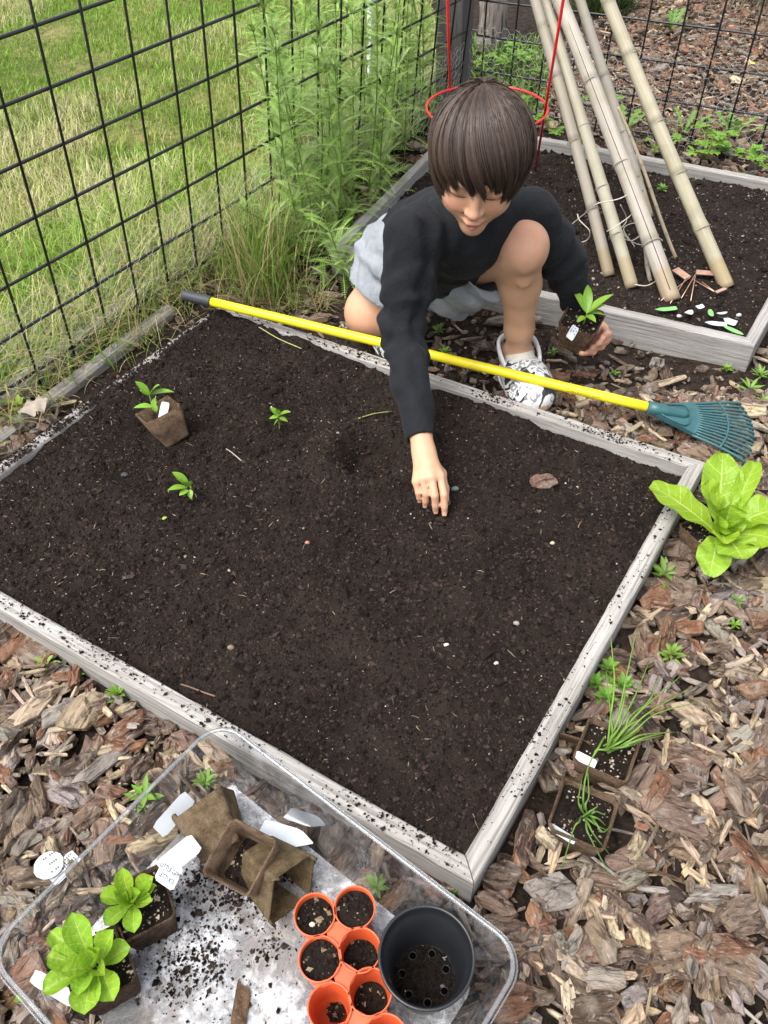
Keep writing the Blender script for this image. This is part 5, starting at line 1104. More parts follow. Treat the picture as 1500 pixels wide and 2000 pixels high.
chives((1187, 1462), -0.50, [[(1188 + rng.normal(0, 5), 1466 + rng.normal(0, 4), .04), ((1190 + a[0]) / 2 + rng.normal(0, 3), (1465 + a[1]) / 2, .075), a, b] for a, b in tips] + [[(1180, 1440, .06), (1168, 1462, .08), (1152, 1490, .07), (1140, 1530, .055)]], 'upper peat pot of long green chives beside the right board', 6.0)
t2 = [((1150, 1555, .06), (1148, 1510, .08)), ((1142, 1530, .07), (1150, 1492, .08)), ((1130, 1560, .06), (1136, 1525, .07)), ((1165, 1585, .06), (1182, 1592, .055)), ((1170, 1600, .06), (1182, 1612, .05)), ((1160, 1580, .065), (1168, 1574, .07)), ((1165, 1612, .06), (1186, 1622, .05)), ((1155, 1640, .06), (1196, 1720, .01)), ((1160, 1630, .06), (1190, 1668, .03)), ((1120, 1620, .06), (1096, 1700, .01)), ((1178, 1625, .06), (1195, 1610, .05))]
chives((1140, 1588), -0.47, [[(1142 + rng.normal(0, 4), 1592 + rng.normal(0, 4), .04), ((1142 + a[0]) / 2 + rng.normal(0, 3), (1590 + a[1]) / 2, .062), a, b] for a, b in t2], 'lower peat pot of drooping chives near the bed\'s near corner', 8.0)
ep = thing('peat_pot', P(1105, 1480, 0.0), 'empty brown peat pot wedged between the board and chives', 'pot'); pot_parts(ep, rot_zyx(-0.35, (0.5, 0.2)), P(1106, 1478, 0.035), 0.03, 0.022, 0.05, (0.12, 0.08, 0.052), 0.006, False, seed=9.0)
plant_tag((1143, 1484), 0.050, 0.030, 0.013, -0.55, 'blank white tag against the wall of the upper chive pot', 'card', (0.35, 0))
plant_tag((1098, 1628), 0.044, 0.036, 0.010, -0.62, 'blank white tag along the edge of the lower chive pot', 'card', (0.9, 0))

# ------------------------------------------------------------------ clear tray
def rrect(u0, u1, v0, v1, r, n=8):
    out = []
    for (cu, cv, a0) in ((u1 - r, v1 - r, 0), (u0 + r, v1 - r, math.pi / 2), (u0 + r, v0 + r, math.pi), (u1 - r, v0 + r, 1.5 * math.pi)):
        for a in np.linspace(a0, a0 + math.pi / 2, n): out.append((cu + r * math.cos(a), cv + r * math.sin(a)))
    return np.array(out)
TU, TV = TLEN_U + 0.028, TLEN_V
org = TF - t_u * 0.014 - t_v * 0.014; 
def tray_ring(inset, z, r): q = rrect(inset, TU - inset, inset, TV + 0.028 - inset, r); return org * z0 + q[:, :1] * t_u * z0 + q[:, 1:] * t_v * z0 + A3(0, 0, z)
tray = thing('clear_tray', (org + t_u * TU / 2 + t_v * TV / 2) * z0 + A3(0, 0, TFZ), 'clear plastic tray full of pots at the bottom left', 'tray')
def loft(rings):
    V = np.stack(rings, 1); return V.reshape(-1, 3), gridF(V.shape[0], V.shape[1], True)
V, F = loft([tray_ring(0.004, TRZ - 0.002, 0.034), tray_ring(0.010, TRZ - 0.012, 0.030), tray_ring(0.020, TFZ + 0.02, 0.026), tray_ring(0.026, TFZ + 0.006, 0.024), tray_ring(0.036, TFZ, 0.02)])
obj('wall', G().add(V, F), MT['clear'], tray)
r_in = tray_ring(0.0362, TFZ, 0.02); obj('floor', G().add(np.concatenate([r_in, r_in - A3(0, 0, 0.0008)]), [np.arange(len(r_in))[None], len(r_in) + np.arange(len(r_in))[None, ::-1]]), MT['clear_floor'], tray, smooth=False)
rim = tray_ring(0.002, TRZ, 0.036); obj('rim', G().add(*tube(np.concatenate([rim, rim[:1]]), 0.0027, 8, False)), MT['clear_rim'], tray)
rim2 = tray_ring(-0.0028, TRZ - 0.005, 0.040); obj('lip', G().add(*tube(np.concatenate([rim2, rim2[:1]]), 0.0011, 6, False)), MT['clear_rim'], tray)
# soil spilled on the tray floor
g = G(); N = 1500; ctr = [P(x, y, TFZ) for x, y in ((370, 1870), (420, 1895), (330, 1880), (390, 1850), (450, 1745), (430, 1760), (480, 1760), (360, 1740), (400, 1700), (570, 1690), (350, 1930), (520, 1850))]
p = np.array([ctr[rng.integers(len(ctr))] + np.append(rng.normal(0, 0.014 if rng.random() < 0.6 else 0.05, 2), 0) for _ in range(N)]); trayin = offset_poly([org, org + t_u * TU, org + t_u * TU + t_v * (TV + .028), org + t_v * (TV + .028)], -0.045); p = p[inside(trayin, p[:, 0], p[:, 1])]; N = len(p)
sz = np.minimum(0.0006 + rng.exponential(0.0009, N), 0.005); p[:, 2] = TFZ + sz * 0.4; g.add(*specks(N, p, sz, soil_cols(N)))
obj('spilled_soil', g, MT['crumb'], smooth=False, kind='stuff', label='dark soil crumbs spilled over the tray floor', cat='soil')

def lettuce_pot(px, ang, rimz, heads, label, seed):
    R = rot_zyx(ang, (0, 0)); t = P(px[0], px[1], rimz); root = thing('potted_lettuce', t * z0 + A3(0, 0, TFZ), label, 'potted plant'); pot_parts(root, R, t, 0.034, 0.026, rimz - TFZ - 0.0012, (0.075, 0.052, 0.038), 0.002, True, 0.006, seed)
    for (b, tp, w_, lf, cp) in heads: leaf(root, P(*b), P(*tp), w_ * 0.8, (0.25, 0.42, 0.03), 'lettuce', lift=lf, cup=cp + 0.1, wave=0.03, shape='spoon', nu=9, nv=11)
h1 = rimz = 0.088
lettuce_pot((273, 1763), -1.12, 0.088, [((255, 1765, .085), (238, 1694, .12), .026, .1, .25), ((250, 1762, .085), (195, 1750, .105), .026, .2, .3), ((262, 1760, .09), (300, 1712, .115), .028, .1, .25), ((265, 1765, .09), (305, 1728, .11), .022, .15, .35), ((262, 1768, .088), (262, 1822, .10), .026, .2, .2), ((256, 1768, .088), (205, 1808, .10), .026, .2, .2), ((252, 1760, .09), (242, 1730, .125), .018, .1, .4), ((265, 1768, .09), (298, 1760, .11), .022, .2, .3), ((262, 1765, .09), (275, 1742, .125), .017, .1, .4), ((260, 1768, .09), (236, 1778, .115), .020, .2, .35), ((255, 1768, .09), (222, 1740, .12), .018, .1, .4)], 'little lettuce in the upper dark pot in the tray, tag behind it', 11.0)
lettuce_pot((193, 1888), -1.05, 0.088, [((180, 1885, .085), (140, 1782, .125), .036, .1, .25), ((170, 1885, .085), (98, 1820, .10), .026, .2, .3), ((170, 1888, .085), (92, 1868, .105), .034, .15, .3), ((172, 1892, .085), (84, 1937, .095), .030, .2, .2), ((185, 1895, .085), (165, 1982, .105), .040, .2, .15), ((200, 1893, .085), (222, 1955, .10), .034, .25, .2), ((200, 1885, .085), (255, 1850, .10), .030, .2, .25), ((195, 1880, .088), (222, 1815, .12), .030, .1, .3), ((185, 1888, .09), (160, 1850, .13), .026, .1, .4), ((188, 1886, .09), (195, 1852, .13), .022, .1, .45), ((180, 1892, .09), (118, 1898, .115), .028, .2, .3), ((190, 1893, .09), (205, 1905, .12), .022, .2, .4), ((182, 1895, .09), (150, 1945, .11), .026, .2, .3)], 'bigger lettuce in the lower dark pot at the tray\'s left corner', 12.0)
plant_tag((330, 1706), 0.118, 0.028, 0.028, 2.60 - math.pi, 'white tag lettered LITTLE GEM LETTUCE in the upper lettuce pot', 'card', (0.55, 0.0), text=(('LITTLE GEM', 0.004), ('LETTUCE', -0.0055)))
plant_tag((350, 1672), 0.088, 0.05, 0.026, 0.75, 'white tag speckled with soil behind the lettered tag', 'card', (0.1, 0.0))
plant_tag((105, 1930), 0.060, 0.06, 0.015, -0.45, 'white tag half hidden under the bigger lettuce', 'card', (0.3, 0))
plant_tag((560, 1632), TFZ + 0.03, 0.072, 0.026, -0.35 + math.pi, 'white pointed tag lying right of the empty peat pots', 'spike', (0.15, 0.1))
plant_tag((598, 1600), TFZ + 0.012, 0.056, 0.024, -0.5 + math.pi, 'frosted white tag leaning on the far wall of the tray', 'spike', (0.5, 0.2))
plant_tag((340, 1590), TFZ + 0.05, 0.056, 0.022, 0.95, 'translucent white tag leaning on the tray\'s left wall', 'card', (0.7, 0))
plant_tag((95, 1690), 0.03, 0.036, 0.034, 0.75, 'round white printed tag in the mulch left of the tray', 'round', (0.1, 0.1), lines=3)
plant_tag((125, 1695), 0.024, 0.04, 0.02, 0.9, 'white barcode tag in the mulch against the tray', 'card', (0.2, -0.1), lines=5)
# empty peat pots tossed in the tray
e1 = thing('peat_pot', P(470, 1660, TFZ), 'empty brown peat pot tipped towards the viewer in the tray', 'pot'); pot_parts(e1, rot_zyx(-0.48, (0.20, -0.10)), P(468, 1672, 0.098), 0.035, 0.027, 0.060, (0.175, 0.12, 0.08), 0.005, True, 0.046, seed=14.0)
e2 = thing('peat_pot', P(560, 1700, TFZ), 'empty peat pot lying on its side with its torn rim at the right', 'pot'); pot_parts(e2, frame(unit(A3(0.72, -0.62, 0.22)), A3(0.3, 0.4, 1.0)), P(572, 1738, 0.062), 0.034, 0.025, 0.066, (0.165, 0.125, 0.07), 0.007, False, seed=15.0)
e3 = thing('peat_pot', P(400, 1600, TFZ), 'empty peat pot standing behind the tipped one with moss on its rim', 'pot'); pot_parts(e3, frame(unit(A3(-0.45, 0.75, 0.25)), A3(1.0, 0.55, 0.3)), P(398, 1572, 0.064), 0.036, 0.026, 0.064, (0.165, 0.12, 0.075), 0.006, False, seed=16.0)
V, F = chip(0.026, 0.010, 0.003, 'slab', 12); obj('peat_scrap', G().add(xf(V, rot_zyx(1.5, (0, 0)), P(470, 1968, TFZ + 0.002)), F, PEAT, V), MT['peat'], smooth=False, label='torn strip of brown peat pot at the bottom of the tray', cat='scrap')

# ------------------------------------------------------------------ orange cell pack
CZ = 0.088; r_o = 0.0235
cells = [(614.7, 1786.7), (693, 1773), (625, 1873), (702.7, 1856), (644, 1967), (722.7, 1937), (668, 2052), (752, 2030)]
cp = thing('cell_pack', P(670, 1880, TFZ), 'bright orange plastic cell pack with soil in its round cells', 'cell pack')
dcol = unit(P(722.7, 1937, CZ) - P(693, 1773, CZ))
for i, (x, y) in enumerate(cells):
    c_ = P(x, y, CZ); h_ = CZ - TFZ - 0.001
    V, F = lathe([(r_o * 0.72, -h_), (r_o * 0.84, -h_ * 0.55), (r_o * 0.985, -0.004), (r_o * 1.02, 0.0), (r_o * 1.02, 0.0022), (r_o * 0.96, 0.0022), (r_o * 0.94, 0.0), (r_o * 0.80, -h_ * 0.55), (r_o * 0.68, -h_ + 0.002)], 36)
    cell = obj('cell', G().add(V + c_, [F, (np.arange(36) * 9 + 8)[None], (np.arange(36) * 9)[None, ::-1]]), MT['orange'], cp)
    drop = (0.007, 0.006, 0.006, 0.028, 0.05, 0.036, 0.04, 0.045)[i]; rs = r_o * (0.95 - 0.25 * drop / h_)
    if i == 4: rs *= 0.55; c_ = c_ + A3(0.004, 0.006, 0)
    th_ = np.linspace(0, 6.283, 25)[:-1]; X = np.concatenate([[0], *[rs * q * np.cos(th_) for q in (0.3, 0.6, 0.85, 1.0)]]); Y = np.concatenate([[0], *[rs * q * np.sin(th_) for q in (0.3, 0.6, 0.85, 1.0)]])
    Z = -drop + 0.002 * noise2(X + i, Y, 70, 3, 2); Vs = np.stack([X, Y, Z], -1) + c_; n_ = 24; k_ = np.arange(n_); F = [np.stack([np.zeros(n_, int), 1 + k_, 1 + (k_ + 1) % n_], -1)] + [np.stack([1 + a * n_ + k_, 1 + (a + 1) * n_ + k_, 1 + (a + 1) * n_ + (k_ + 1) % n_, 1 + a * n_ + (k_ + 1) % n_], -1) for a in range(3)]
    so_ = obj('cell_soil', G().add(Vs, F), MT['soil'], cell); N = 130; a_ = rng.uniform(0, 6.283, N); q_ = np.sqrt(rng.random(N)) * rs * 0.93; pp = c_ + np.stack([q_ * np.cos(a_), q_ * np.sin(a_), np.full(N, -drop + 0.0012)], -1); sz = np.minimum(0.0006 + rng.exponential(0.0009, N), 0.004)
    cc = np.where((rng.random(N) < 0.12)[:, None], A3(0.25, 0.19, 0.13), A3(0.02, 0.014, 0.011)) * rng.uniform(0.5, 1.4, (N, 1)); obj('crumbs', G().add(*specks(N, pp, sz, cc)), MT['crumb'], so_, smooth=False)
# webs joining the cells
for (i, j) in ((0, 1), (2, 3), (4, 5), (6, 7), (0, 2), (2, 4), (4, 6), (1, 3), (3, 5), (5, 7), (0, 3), (2, 5), (4, 7)):
    a_, b_ = P(*cells[i], CZ), P(*cells[j], CZ); m_ = (a_ + b_) / 2; d_ = unit(b_ - a_); s_ = A3(-d_[1], d_[0], 0); w_ = 0.011; gap = np.linalg.norm(b_ - a_) / 2 - r_o * 0.90
    if gap < 0: gap = 0.003
    if gap > 0.02: gap = 0.016; w_ = 0.009
    zt_ = CZ - 0.0008 - 0.0003 * (i % 3); q = [m_ + d_ * x * gap + s_ * y * w_ for x, y in ((-1, -1), (1, -1), (1, 1), (-1, 1))]; V = [np.append(e[:2], zt_) for e in q] + [np.append(e[:2], zt_ - 0.0016) for e in q]
    obj('web', G().add(V, np.array([[0, 1, 2, 3], [7, 6, 5, 4], [0, 4, 5, 1], [1, 5, 6, 2], [2, 6, 7, 3], [3, 7, 4, 0]])), MT['orange'], cp, smooth=False)
pebble((610, 1806), 0.0036, (0.62, 0.56, 0.42), 'cream pebble on the soil of the first orange cell', z=CZ - 0.006)
# black round pot
BZ = 0.110; bc = P(833, 1868, BZ); hb = BZ - TFZ - 0.001; r_b = 0.052
bp = thing('black_pot', bc * z0 + A3(0, 0, TFZ), 'round black plastic pot with drainage holes standing in the tray', 'pot')
V, F = lathe([(0.0365, -hb), (0.0375, -hb + 0.004), (0.046, -0.016), (0.0475, -0.014), (0.049, -0.0135), (0.050, -0.002), (0.0515, -0.002), (0.0525, 0.0), (0.0525, 0.0022), (0.0512, 0.0032), (0.0495, 0.0026), (0.0488, 0.0), (0.0465, -0.013), (0.0445, -0.0145), (0.0352, -hb + 0.006), (0.034, -hb + 0.004)], 64)
obj('shell', G().add(V + bc, [F, (np.arange(64) * 16 + 15)[None], (np.arange(64) * 16)[None, ::-1]]), MT['black'], bp)
th_ = np.linspace(0, 6.283, 33)[:-1]; obj('potting_soil', G().add(np.concatenate([[[0, 0, 0.0005]], np.stack([0.0338 * np.cos(th_), 0.0338 * np.sin(th_), 0 * th_], -1)]) + bc + A3(0, 0, -hb + 0.0044), np.stack([np.zeros(32, int), 1 + np.arange(32), 1 + (np.arange(32) + 1) % 32], -1)), MT['soil'], bp)
for i in range(7):
    a = i * 0.898 + 0.3; c_ = bc + A3(math.cos(a) * 0.026, math.sin(a) * 0.026, -hb + 0.0046); obj('drainage_hole', G().add(*tube([c_, c_ + A3(0, 0, 0.0012)], 0.0036, 14)), MT['void'], bp); obj('hole_ring', G().add(*tube([c_ + A3(math.cos(b) * 0.0044, math.sin(b) * 0.0044, 0.0008) for b in np.linspace(0, 6.283, 17)], 0.0005, 5, False)), MT['black'], bp)
N = 900; a_ = rng.uniform(0, 6.283, N); q_ = np.sqrt(rng.random(N)) * 0.0335; pp = bc + np.stack([q_ * np.cos(a_), q_ * np.sin(a_), np.full(N, -hb + 0.0055)], -1); cc = np.where((rng.random(N) < 0.012)[:, None], A3(0.3, 0.31, 0.32), A3(0.014, 0.0105, 0.0085)) * rng.uniform(0.4, 1.3, (N, 1))
hol = bc + np.array([[math.cos(i * 0.898 + 0.3) * 0.026, math.sin(i * 0.898 + 0.3) * 0.026, 0] for i in range(7)]); keep = np.min(np.hypot(pp[:, None, 0] - hol[None, :, 0], pp[:, None, 1] - hol[None, :, 1]), 1) > 0.0045
obj('soil_residue', G().add(*specks(keep.sum(), pp[keep], np.minimum(0.0005 + rng.exponential(0.0008, keep.sum()), 0.003), cc[keep])), MT['crumb'], bp, smooth=False)
# pale crumpled leaf by the left timbers and its sprig
p = P(66, 800, 0.03); V, F, lo = leaf_geo(p + A3(-0.028, -0.012, 0.004), p + A3(0.026, 0.02, 0.014), 0.05, 0.18, -0.25, 0.14, 'wide', nu=9, nv=11, seed=3.0); obj('dead_leaf', G().add(V, F, (0.50, 0.42, 0.35), lo), MT['stone'], label='pale crumpled dead leaf beside the timbers at left', cat='leaf')
weed((38, 795), 0.022, 5, 'yellow green leafy sprig left of the crumpled dead leaf', 0.03, (0.36, 0.46, 0.08), 'ovate', 0.5, tall=0.6)
# ------------------------------------------------------------------ the child: surfaces grown from distance fields
class SDF:
    def __init__(s, lo, hi, h):
        s.lo = np.asarray(lo, float); s.h = h; s.n = np.ceil((np.asarray(hi, float) - s.lo) / h).astype(int) + 1
        s.a = np.full(s.n, 1.0, np.float32)
    def _box(s, lo, hi):
        i0 = np.clip(np.floor((lo - s.lo) / s.h).astype(int), 0, s.n); i1 = np.clip(np.ceil((hi - s.lo) / s.h).astype(int) + 1, 0, s.n)
        sl = tuple(slice(a, b) for a, b in zip(i0, i1)); ax = [s.lo[k] + s.h * np.arange(i0[k], i1[k]) for k in range(3)]
        return sl, np.stack(np.meshgrid(*ax, indexing='ij'), -1)
    def put(s, fn, lo, hi, k=0.01, op='add'):
        m = k + 4 * s.h; sl, p = s._box(np.asarray(lo) - m, np.asarray(hi) + m)
        if 0 in p.shape: return s
        d = fn(p).astype(np.float32); a = s.a[sl]
        if op == 'add':
            h = np.clip(0.5 + 0.5 * (a - d) / k, 0, 1); s.a[sl] = a * (1 - h) + d * h - k * h * (1 - h)
        else:
            d = -d; h = np.clip(0.5 - 0.5 * (a - d) / k, 0, 1); s.a[sl] = a * (1 - h) + d * h + k * h * (1 - h)
        return s
    def cone(s, a, b, ra, rb, k=0.01, op='add'):
        a, b = np.asarray(a, float), np.asarray(b, float); r = max(ra, rb); ba = b - a; bb = ba @ ba + 1e-12
        def fn(p):
            pa = p - a; t = np.clip(pa @ ba / bb, 0, 1); return np.linalg.norm(pa - t[..., None] * ba, axis=-1) - (ra + t * (rb - ra))
        return s.put(fn, np.minimum(a, b) - r, np.maximum(a, b) + r, k, op)
    def chain(s, pts, rs, k=0.01):
        for i in range(len(pts) - 1): s.cone(pts[i], pts[i + 1], rs[i], rs[i + 1], k)
        return s
    def ell(s, c, rad, R=None, k=0.01, op='add'):
        c = np.asarray(c, float); rad = np.asarray(rad, float); R = np.eye(3) if R is None else R; m = rad.max()
        def fn(p):
            q = (p - c) @ R; k0 = np.linalg.norm(q / rad, axis=-1); k1 = np.linalg.norm(q / rad ** 2, axis=-1) + 1e-9; return k0 * (k0 - 1) / k1
        return s.put(fn, c - m, c + m, k, op)
    def cut(s, c, n, k=0.002):
        """keep the side behind the plane through c with normal n"""
        c = np.asarray(c, float); n = unit(n); sl, p = s._box(s.lo, s.lo + s.h * s.n); d = ((p - c) @ n).astype(np.float32); s.a[sl] = np.maximum(s.a[sl], d); return s
    def displace(s, fn):
        sl, p = s._box(s.lo, s.lo + s.h * s.n); near = np.abs(s.a[sl]) < 0.03; v = np.zeros_like(s.a[sl]); v[near] = fn(p[near]); s.a[sl] += v; return s
    def mesh(s):
        g = openvdb.FloatGrid(1.0); g.copyFromArray(np.clip(s.a, -4 * s.h, 4 * s.h).astype(np.float32)); g.background = 4 * s.h
        pts, quads = g.convertToQuads(0.0)
        return np.asarray(pts, float) * s.h + s.lo, np.asarray(quads, np.int64)[:, ::-1]

# joints, measured against the photograph
SH_R, EL_R, WR_R = P(808, 458, .385), P(784, 640, .225), P(828, 884, .116)
SH_L, EL_L, WR_L = P(1038, 422, .372), P(1100, 512, .265), P(1138, 612, .140)
HIP_R, KN_R, AN_R = A3(0.040, 1.575, 0.180), P(722, 612, .085), P(752, 625, 0.055)
HIP_L, KN_L, AN_L = A3(0.148, 1.560, 0.195), P(1021, 482, .340), P(1012, 686, .058)
CHEST = (SH_R + SH_L) / 2 + A3(-0.01, 0.045, -0.03); PELV = (HIP_R + HIP_L) / 2 + A3(0, 0.03, 0.015)
HS = 0.885; HC = P(938, 311, .530)
face_h = unit(A3(-HC[0] - 0.045, -HC[1], 0)); pt_ = math.radians(21)
HF = face_h * math.cos(pt_) - A3(0, 0, 1) * math.sin(pt_); HU = face_h * math.sin(pt_) + A3(0, 0, 1) * math.cos(pt_); HX = np.cross(HF, HU)
tl_ = math.radians(3.0); HX, HU = HX * math.cos(tl_) + HU * math.sin(tl_), HU * math.cos(tl_) - HX * math.sin(tl_)
HR = np.stack([HX, HF, HU], 1)                        # head frame: x = the child's right, y = where the face points, z = crown
def H(x, y, z): return HC + HR @ (A3(x, y, z) * HS)
def HV(q): return HC + (np.asarray(q) * HS) @ HR.T

kid = thing('person', KN_R * z0, 'child in dark long sleeved shirt and grey shorts crouching and reaching into the soil', 'person')
B = SDF((-0.14, 0.86, -0.01), (0.56, 1.80, 0.68), 0.0029)
# legs
B.chain([HIP_L + A3(0, 0.01, -0.01), KN_L], [0.056, 0.043], 0.02); B.ell(KN_L + A3(0, -0.010, 0.008), (0.041, 0.040, 0.041), None, 0.02); B.ell(KN_L + A3(0, -0.040, -0.002), (0.020, 0.012, 0.022), None, 0.02)
cal = KN_L + (AN_L - KN_L) * 0.36 + A3(0.0, 0.014, 0)
B.chain([KN_L + A3(0, 0.004, -0.02), cal, KN_L + (AN_L - KN_L) * 0.75, AN_L], [0.039, 0.0385, 0.0275, 0.0255], 0.018)
B.ell(KN_L + (AN_L - KN_L) * 0.2 + A3(0, -0.034, 0), (0.012, 0.010, 0.016), None, 0.012)
B.chain([AN_L, AN_L + A3(0.004, -0.045, -0.025), AN_L + A3(0.010, -0.115, -0.038)], [0.028, 0.027, 0.018], 0.015)
B.ell(AN_L + A3(-0.024, 0.004, -0.002), (0.009, 0.011, 0.011), None, 0.012); B.ell(AN_L + A3(0.024, 0.0, -0.004), (0.009, 0.011, 0.011), None, 0.012)
B.chain([HIP_R, KN_R + (HIP_R - KN_R) * 0.12], [0.066, 0.053], 0.02); B.ell(KN_R + A3(0, -0.006, 0.0), (0.05, 0.05, 0.05), None, 0.025)
B.chain([KN_R, (KN_R + AN_R) / 2 + A3(0.005, 0.03, -0.005), AN_R], [0.046, 0.044, 0.03], 0.02); B.chain([AN_R, AN_R + A3(0.03, -0.04, -0.025), AN_R + A3(0.045, -0.085, -0.035)], [0.028, 0.024, 0.018], 0.015)
# trunk and neck
B.chain([PELV, (PELV + CHEST) / 2, CHEST], [0.072, 0.066, 0.062], 0.03); B.cone(SH_R + A3(0, 0.008, -0.01), SH_L + A3(0, 0.008, -0.01), 0.030, 0.030, 0.02)
NB = (SH_R + SH_L) / 2 + A3(0, 0.02, 0.018); B.cone(NB, H(0, -0.03, -0.045), 0.043, 0.040, 0.02)
# arms
B.chain([SH_R, EL_R, WR_R], [0.034, 0.028, 0.0195], 0.012); B.chain([SH_L, EL_L, WR_L], [0.034, 0.028, 0.021], 0.012)
# head
B.ell(H(0, -0.012, 0.03), A3(0.074, 0.09, 0.081) * HS, HR, 0.01); B.ell(H(0, 0.026, -0.028), A3(0.060, 0.056, 0.074) * HS, HR, 0.02)
B.cone(H(0, 0.034, -0.060), H(0, 0.062, -0.092), 0.044 * HS, 0.023 * HS, 0.024)
for s in (-1, 1):
    B.ell(H(s * 0.033, 0.050, -0.040), A3(0.027, 0.026, 0.026) * HS, HR, 0.018)          # cheek
    B.cone(H(s * 0.016, 0.074, 0.018), H(s * 0.042, 0.062, 0.018), 0.010, 0.009, 0.014)    # brow
    B.ell(H(s * 0.031, 0.088, -0.004), A3(0.015, 0.008, 0.009) * HS, HR, 0.010, 'sub')     # socket
    B.ell(H(s * 0.0315, 0.0665, -0.004), A3(0.0165, 0.0135, 0.0125) * HS, HR, 0.004)       # lowered lid
    B.ell(H(s * 0.074, -0.012, -0.016), A3(0.008, 0.018, 0.028) * HS, HR, 0.006)           # ear
B.cone(H(0, 0.077, 0.004), H(0, 0.0925, -0.034), 0.0065, 0.0082, 0.008); B.ell(H(0, 0.0945, -0.0365), (0.0090, 0.0082, 0.0074), HR, 0.005)
for s in (-1, 1): B.ell(H(s * 0.0110, 0.0875, -0.0390), (0.0056, 0.0068, 0.0050), HR, 0.004)
B.chain([H(-0.021, 0.0795, -0.0615), H(-0.009, 0.0885, -0.0635), H(0, 0.0895, -0.0630), H(0.009, 0.0885, -0.0635), H(0.021, 0.0795, -0.0615)], [0.0022, 0.0038, 0.0036, 0.0038, 0.0022], 0.004)
B.chain([H(-0.017, 0.0795, -0.0685), H(0, 0.0880, -0.0735), H(0.017, 0.0795, -0.0685)], [0.0024, 0.0050, 0.0024], 0.004)
B.chain([H(-0.024, 0.0805, -0.0635), H(-0.010, 0.0935, -0.0685), H(0, 0.0945, -0.0690), H(0.010, 0.0935, -0.0685), H(0.024, 0.0805, -0.0635)], [0.0011] * 5, 0.001) if False else None
# right hand, pinching at the soil: palm, four fingers of different length, thumb
K = [P(860, 930, .106), P(843, 932, .109), P(827, 935, .106), P(812, 941, .098)]
T_ = [P(868, 1003, .053), P(851, 998, .054), P(830, 986, .058), P(819, 976, .064)]
M_ = [P(867, 966, .087), P(849, 968, .088), P(832, 964, .086), P(817, 962, .083)]
B.chain([WR_R, (WR_R + K[1]) / 2], [0.0185, 0.0185], 0.012)
for i, r in enumerate((0.0098, 0.0100, 0.0096, 0.0086)): B.chain([WR_R + (K[i] - WR_R) * 0.22, K[i]], [0.0135, r * 0.86], 0.009)
for i, r in enumerate((0.0070, 0.0072, 0.0068, 0.0060)):
    M2 = M_[i] * 0.45 + T_[i] * 0.55 + unit(M_[i] - K[i]) * 0.002
    B.chain([K[i], M_[i], M2, T_[i]], [r * 1.0, r * 0.94, r * 0.86, r * 0.74], 0.002)
B.chain([WR_R + (K[0] - WR_R) * 0.3 + A3(0.004, 0.008, -0.008), P(862, 925, .074), P(868, 955, .062), P(871, 976, .055)], [0.0105, 0.0088, 0.0078, 0.0062], 0.006)
# left hand, holding the pot from below and behind
PC = P(1135, 640, .142)                               # centre of the held pot
pal = P(1160, 640, .112); B.chain([WR_L, pal], [0.022, 0.020], 0.012); B.ell(pal, (0.026, 0.026, 0.014), None, 0.01)
for i, (a_, b_, c_) in enumerate(((( 1178, 640, .118), (1186, 652, .122), (1176, 661, .128)), ((1176, 652, .108), (1183, 665, .112), (1168, 671, .120)), ((1170, 662, .100), (1174, 676, .103), (1156, 679, .113)), ((1160, 670, .094), (1158, 687, .098), (1136, 690, .108)))):
    r = (0.0084, 0.0086, 0.0082, 0.0072)[i]; B.chain([pal + (P(*a_) - pal) * 0.2, P(*a_), P(*b_), P(*c_)], [0.012, r * 1.1, r, r * 0.82], 0.004)
B.chain([pal + A3(-0.012, 0.01, 0.004), P(1120, 600, .150), P(1105, 612, .158)], [0.012, 0.0095, 0.007], 0.005)
V, F = B.mesh()
L = (V - HC) @ HR / HS; base = A3(0.50, 0.30, 0.192); C = np.tile(base, (len(V), 1))
inh = (np.abs(L[:, 0]) < 0.09) & (L[:, 2] < 0.13) & (L[:, 2] > -0.12) & (L[:, 1] > 0.0)
def blend(mask, c, amt):
    a = np.clip(mask, 0, 1)[:, None] * amt; C[:] = C * (1 - a) + A3(*c) * a
gs = lambda x, y, z, r: np.exp(-(((L[:, 0] - x) / r[0]) ** 2 + ((L[:, 1] - y) / r[1]) ** 2 + ((L[:, 2] - z) / r[2]) ** 2)) * inh
for s in (-1, 1): blend(gs(s * 0.036, 0.07, -0.035, (0.018, 0.03, 0.016)), (0.60, 0.22, 0.15), 0.38); blend(gs(s * 0.031, 0.078, -0.010, (0.018, 0.02, 0.006)), (0.40, 0.19, 0.12), 0.5)
blend(gs(0, 0.1, -0.038, (0.012, 0.012, 0.008)), (0.62, 0.28, 0.18), 0.4)
lip = inh & (np.abs(L[:, 0]) < 0.022) & (L[:, 1] > 0.074); zc = -0.0655 + 0.0035 * (np.abs(L[:, 0]) / 0.022) ** 1.5
w_ = np.clip(1 - (np.abs(L[:, 2] - (zc - 0.0025)) / (0.0085 * (1 - (np.abs(L[:, 0]) / 0.025) ** 2) + 0.001)), 0, 1) * lip; blend(np.sqrt(w_), (0.50, 0.155, 0.125), 0.72)
ln = np.exp(-((L[:, 2] - zc) / 0.0014) ** 2) * lip; blend(ln, (0.20, 0.055, 0.045), 0.8)
for kk, rr_ in ((KN_L + A3(0, -0.03, 0.025), 0.035), (KN_R + A3(0, -0.03, 0), 0.035)): blend(np.exp(-(np.linalg.norm(V - kk, axis=1) / rr_) ** 2), (0.58, 0.27, 0.18), 0.4)
for q in T_: blend(np.exp(-(np.linalg.norm(V - q, axis=1) / 0.009) ** 2), (0.14, 0.085, 0.06), 0.55)
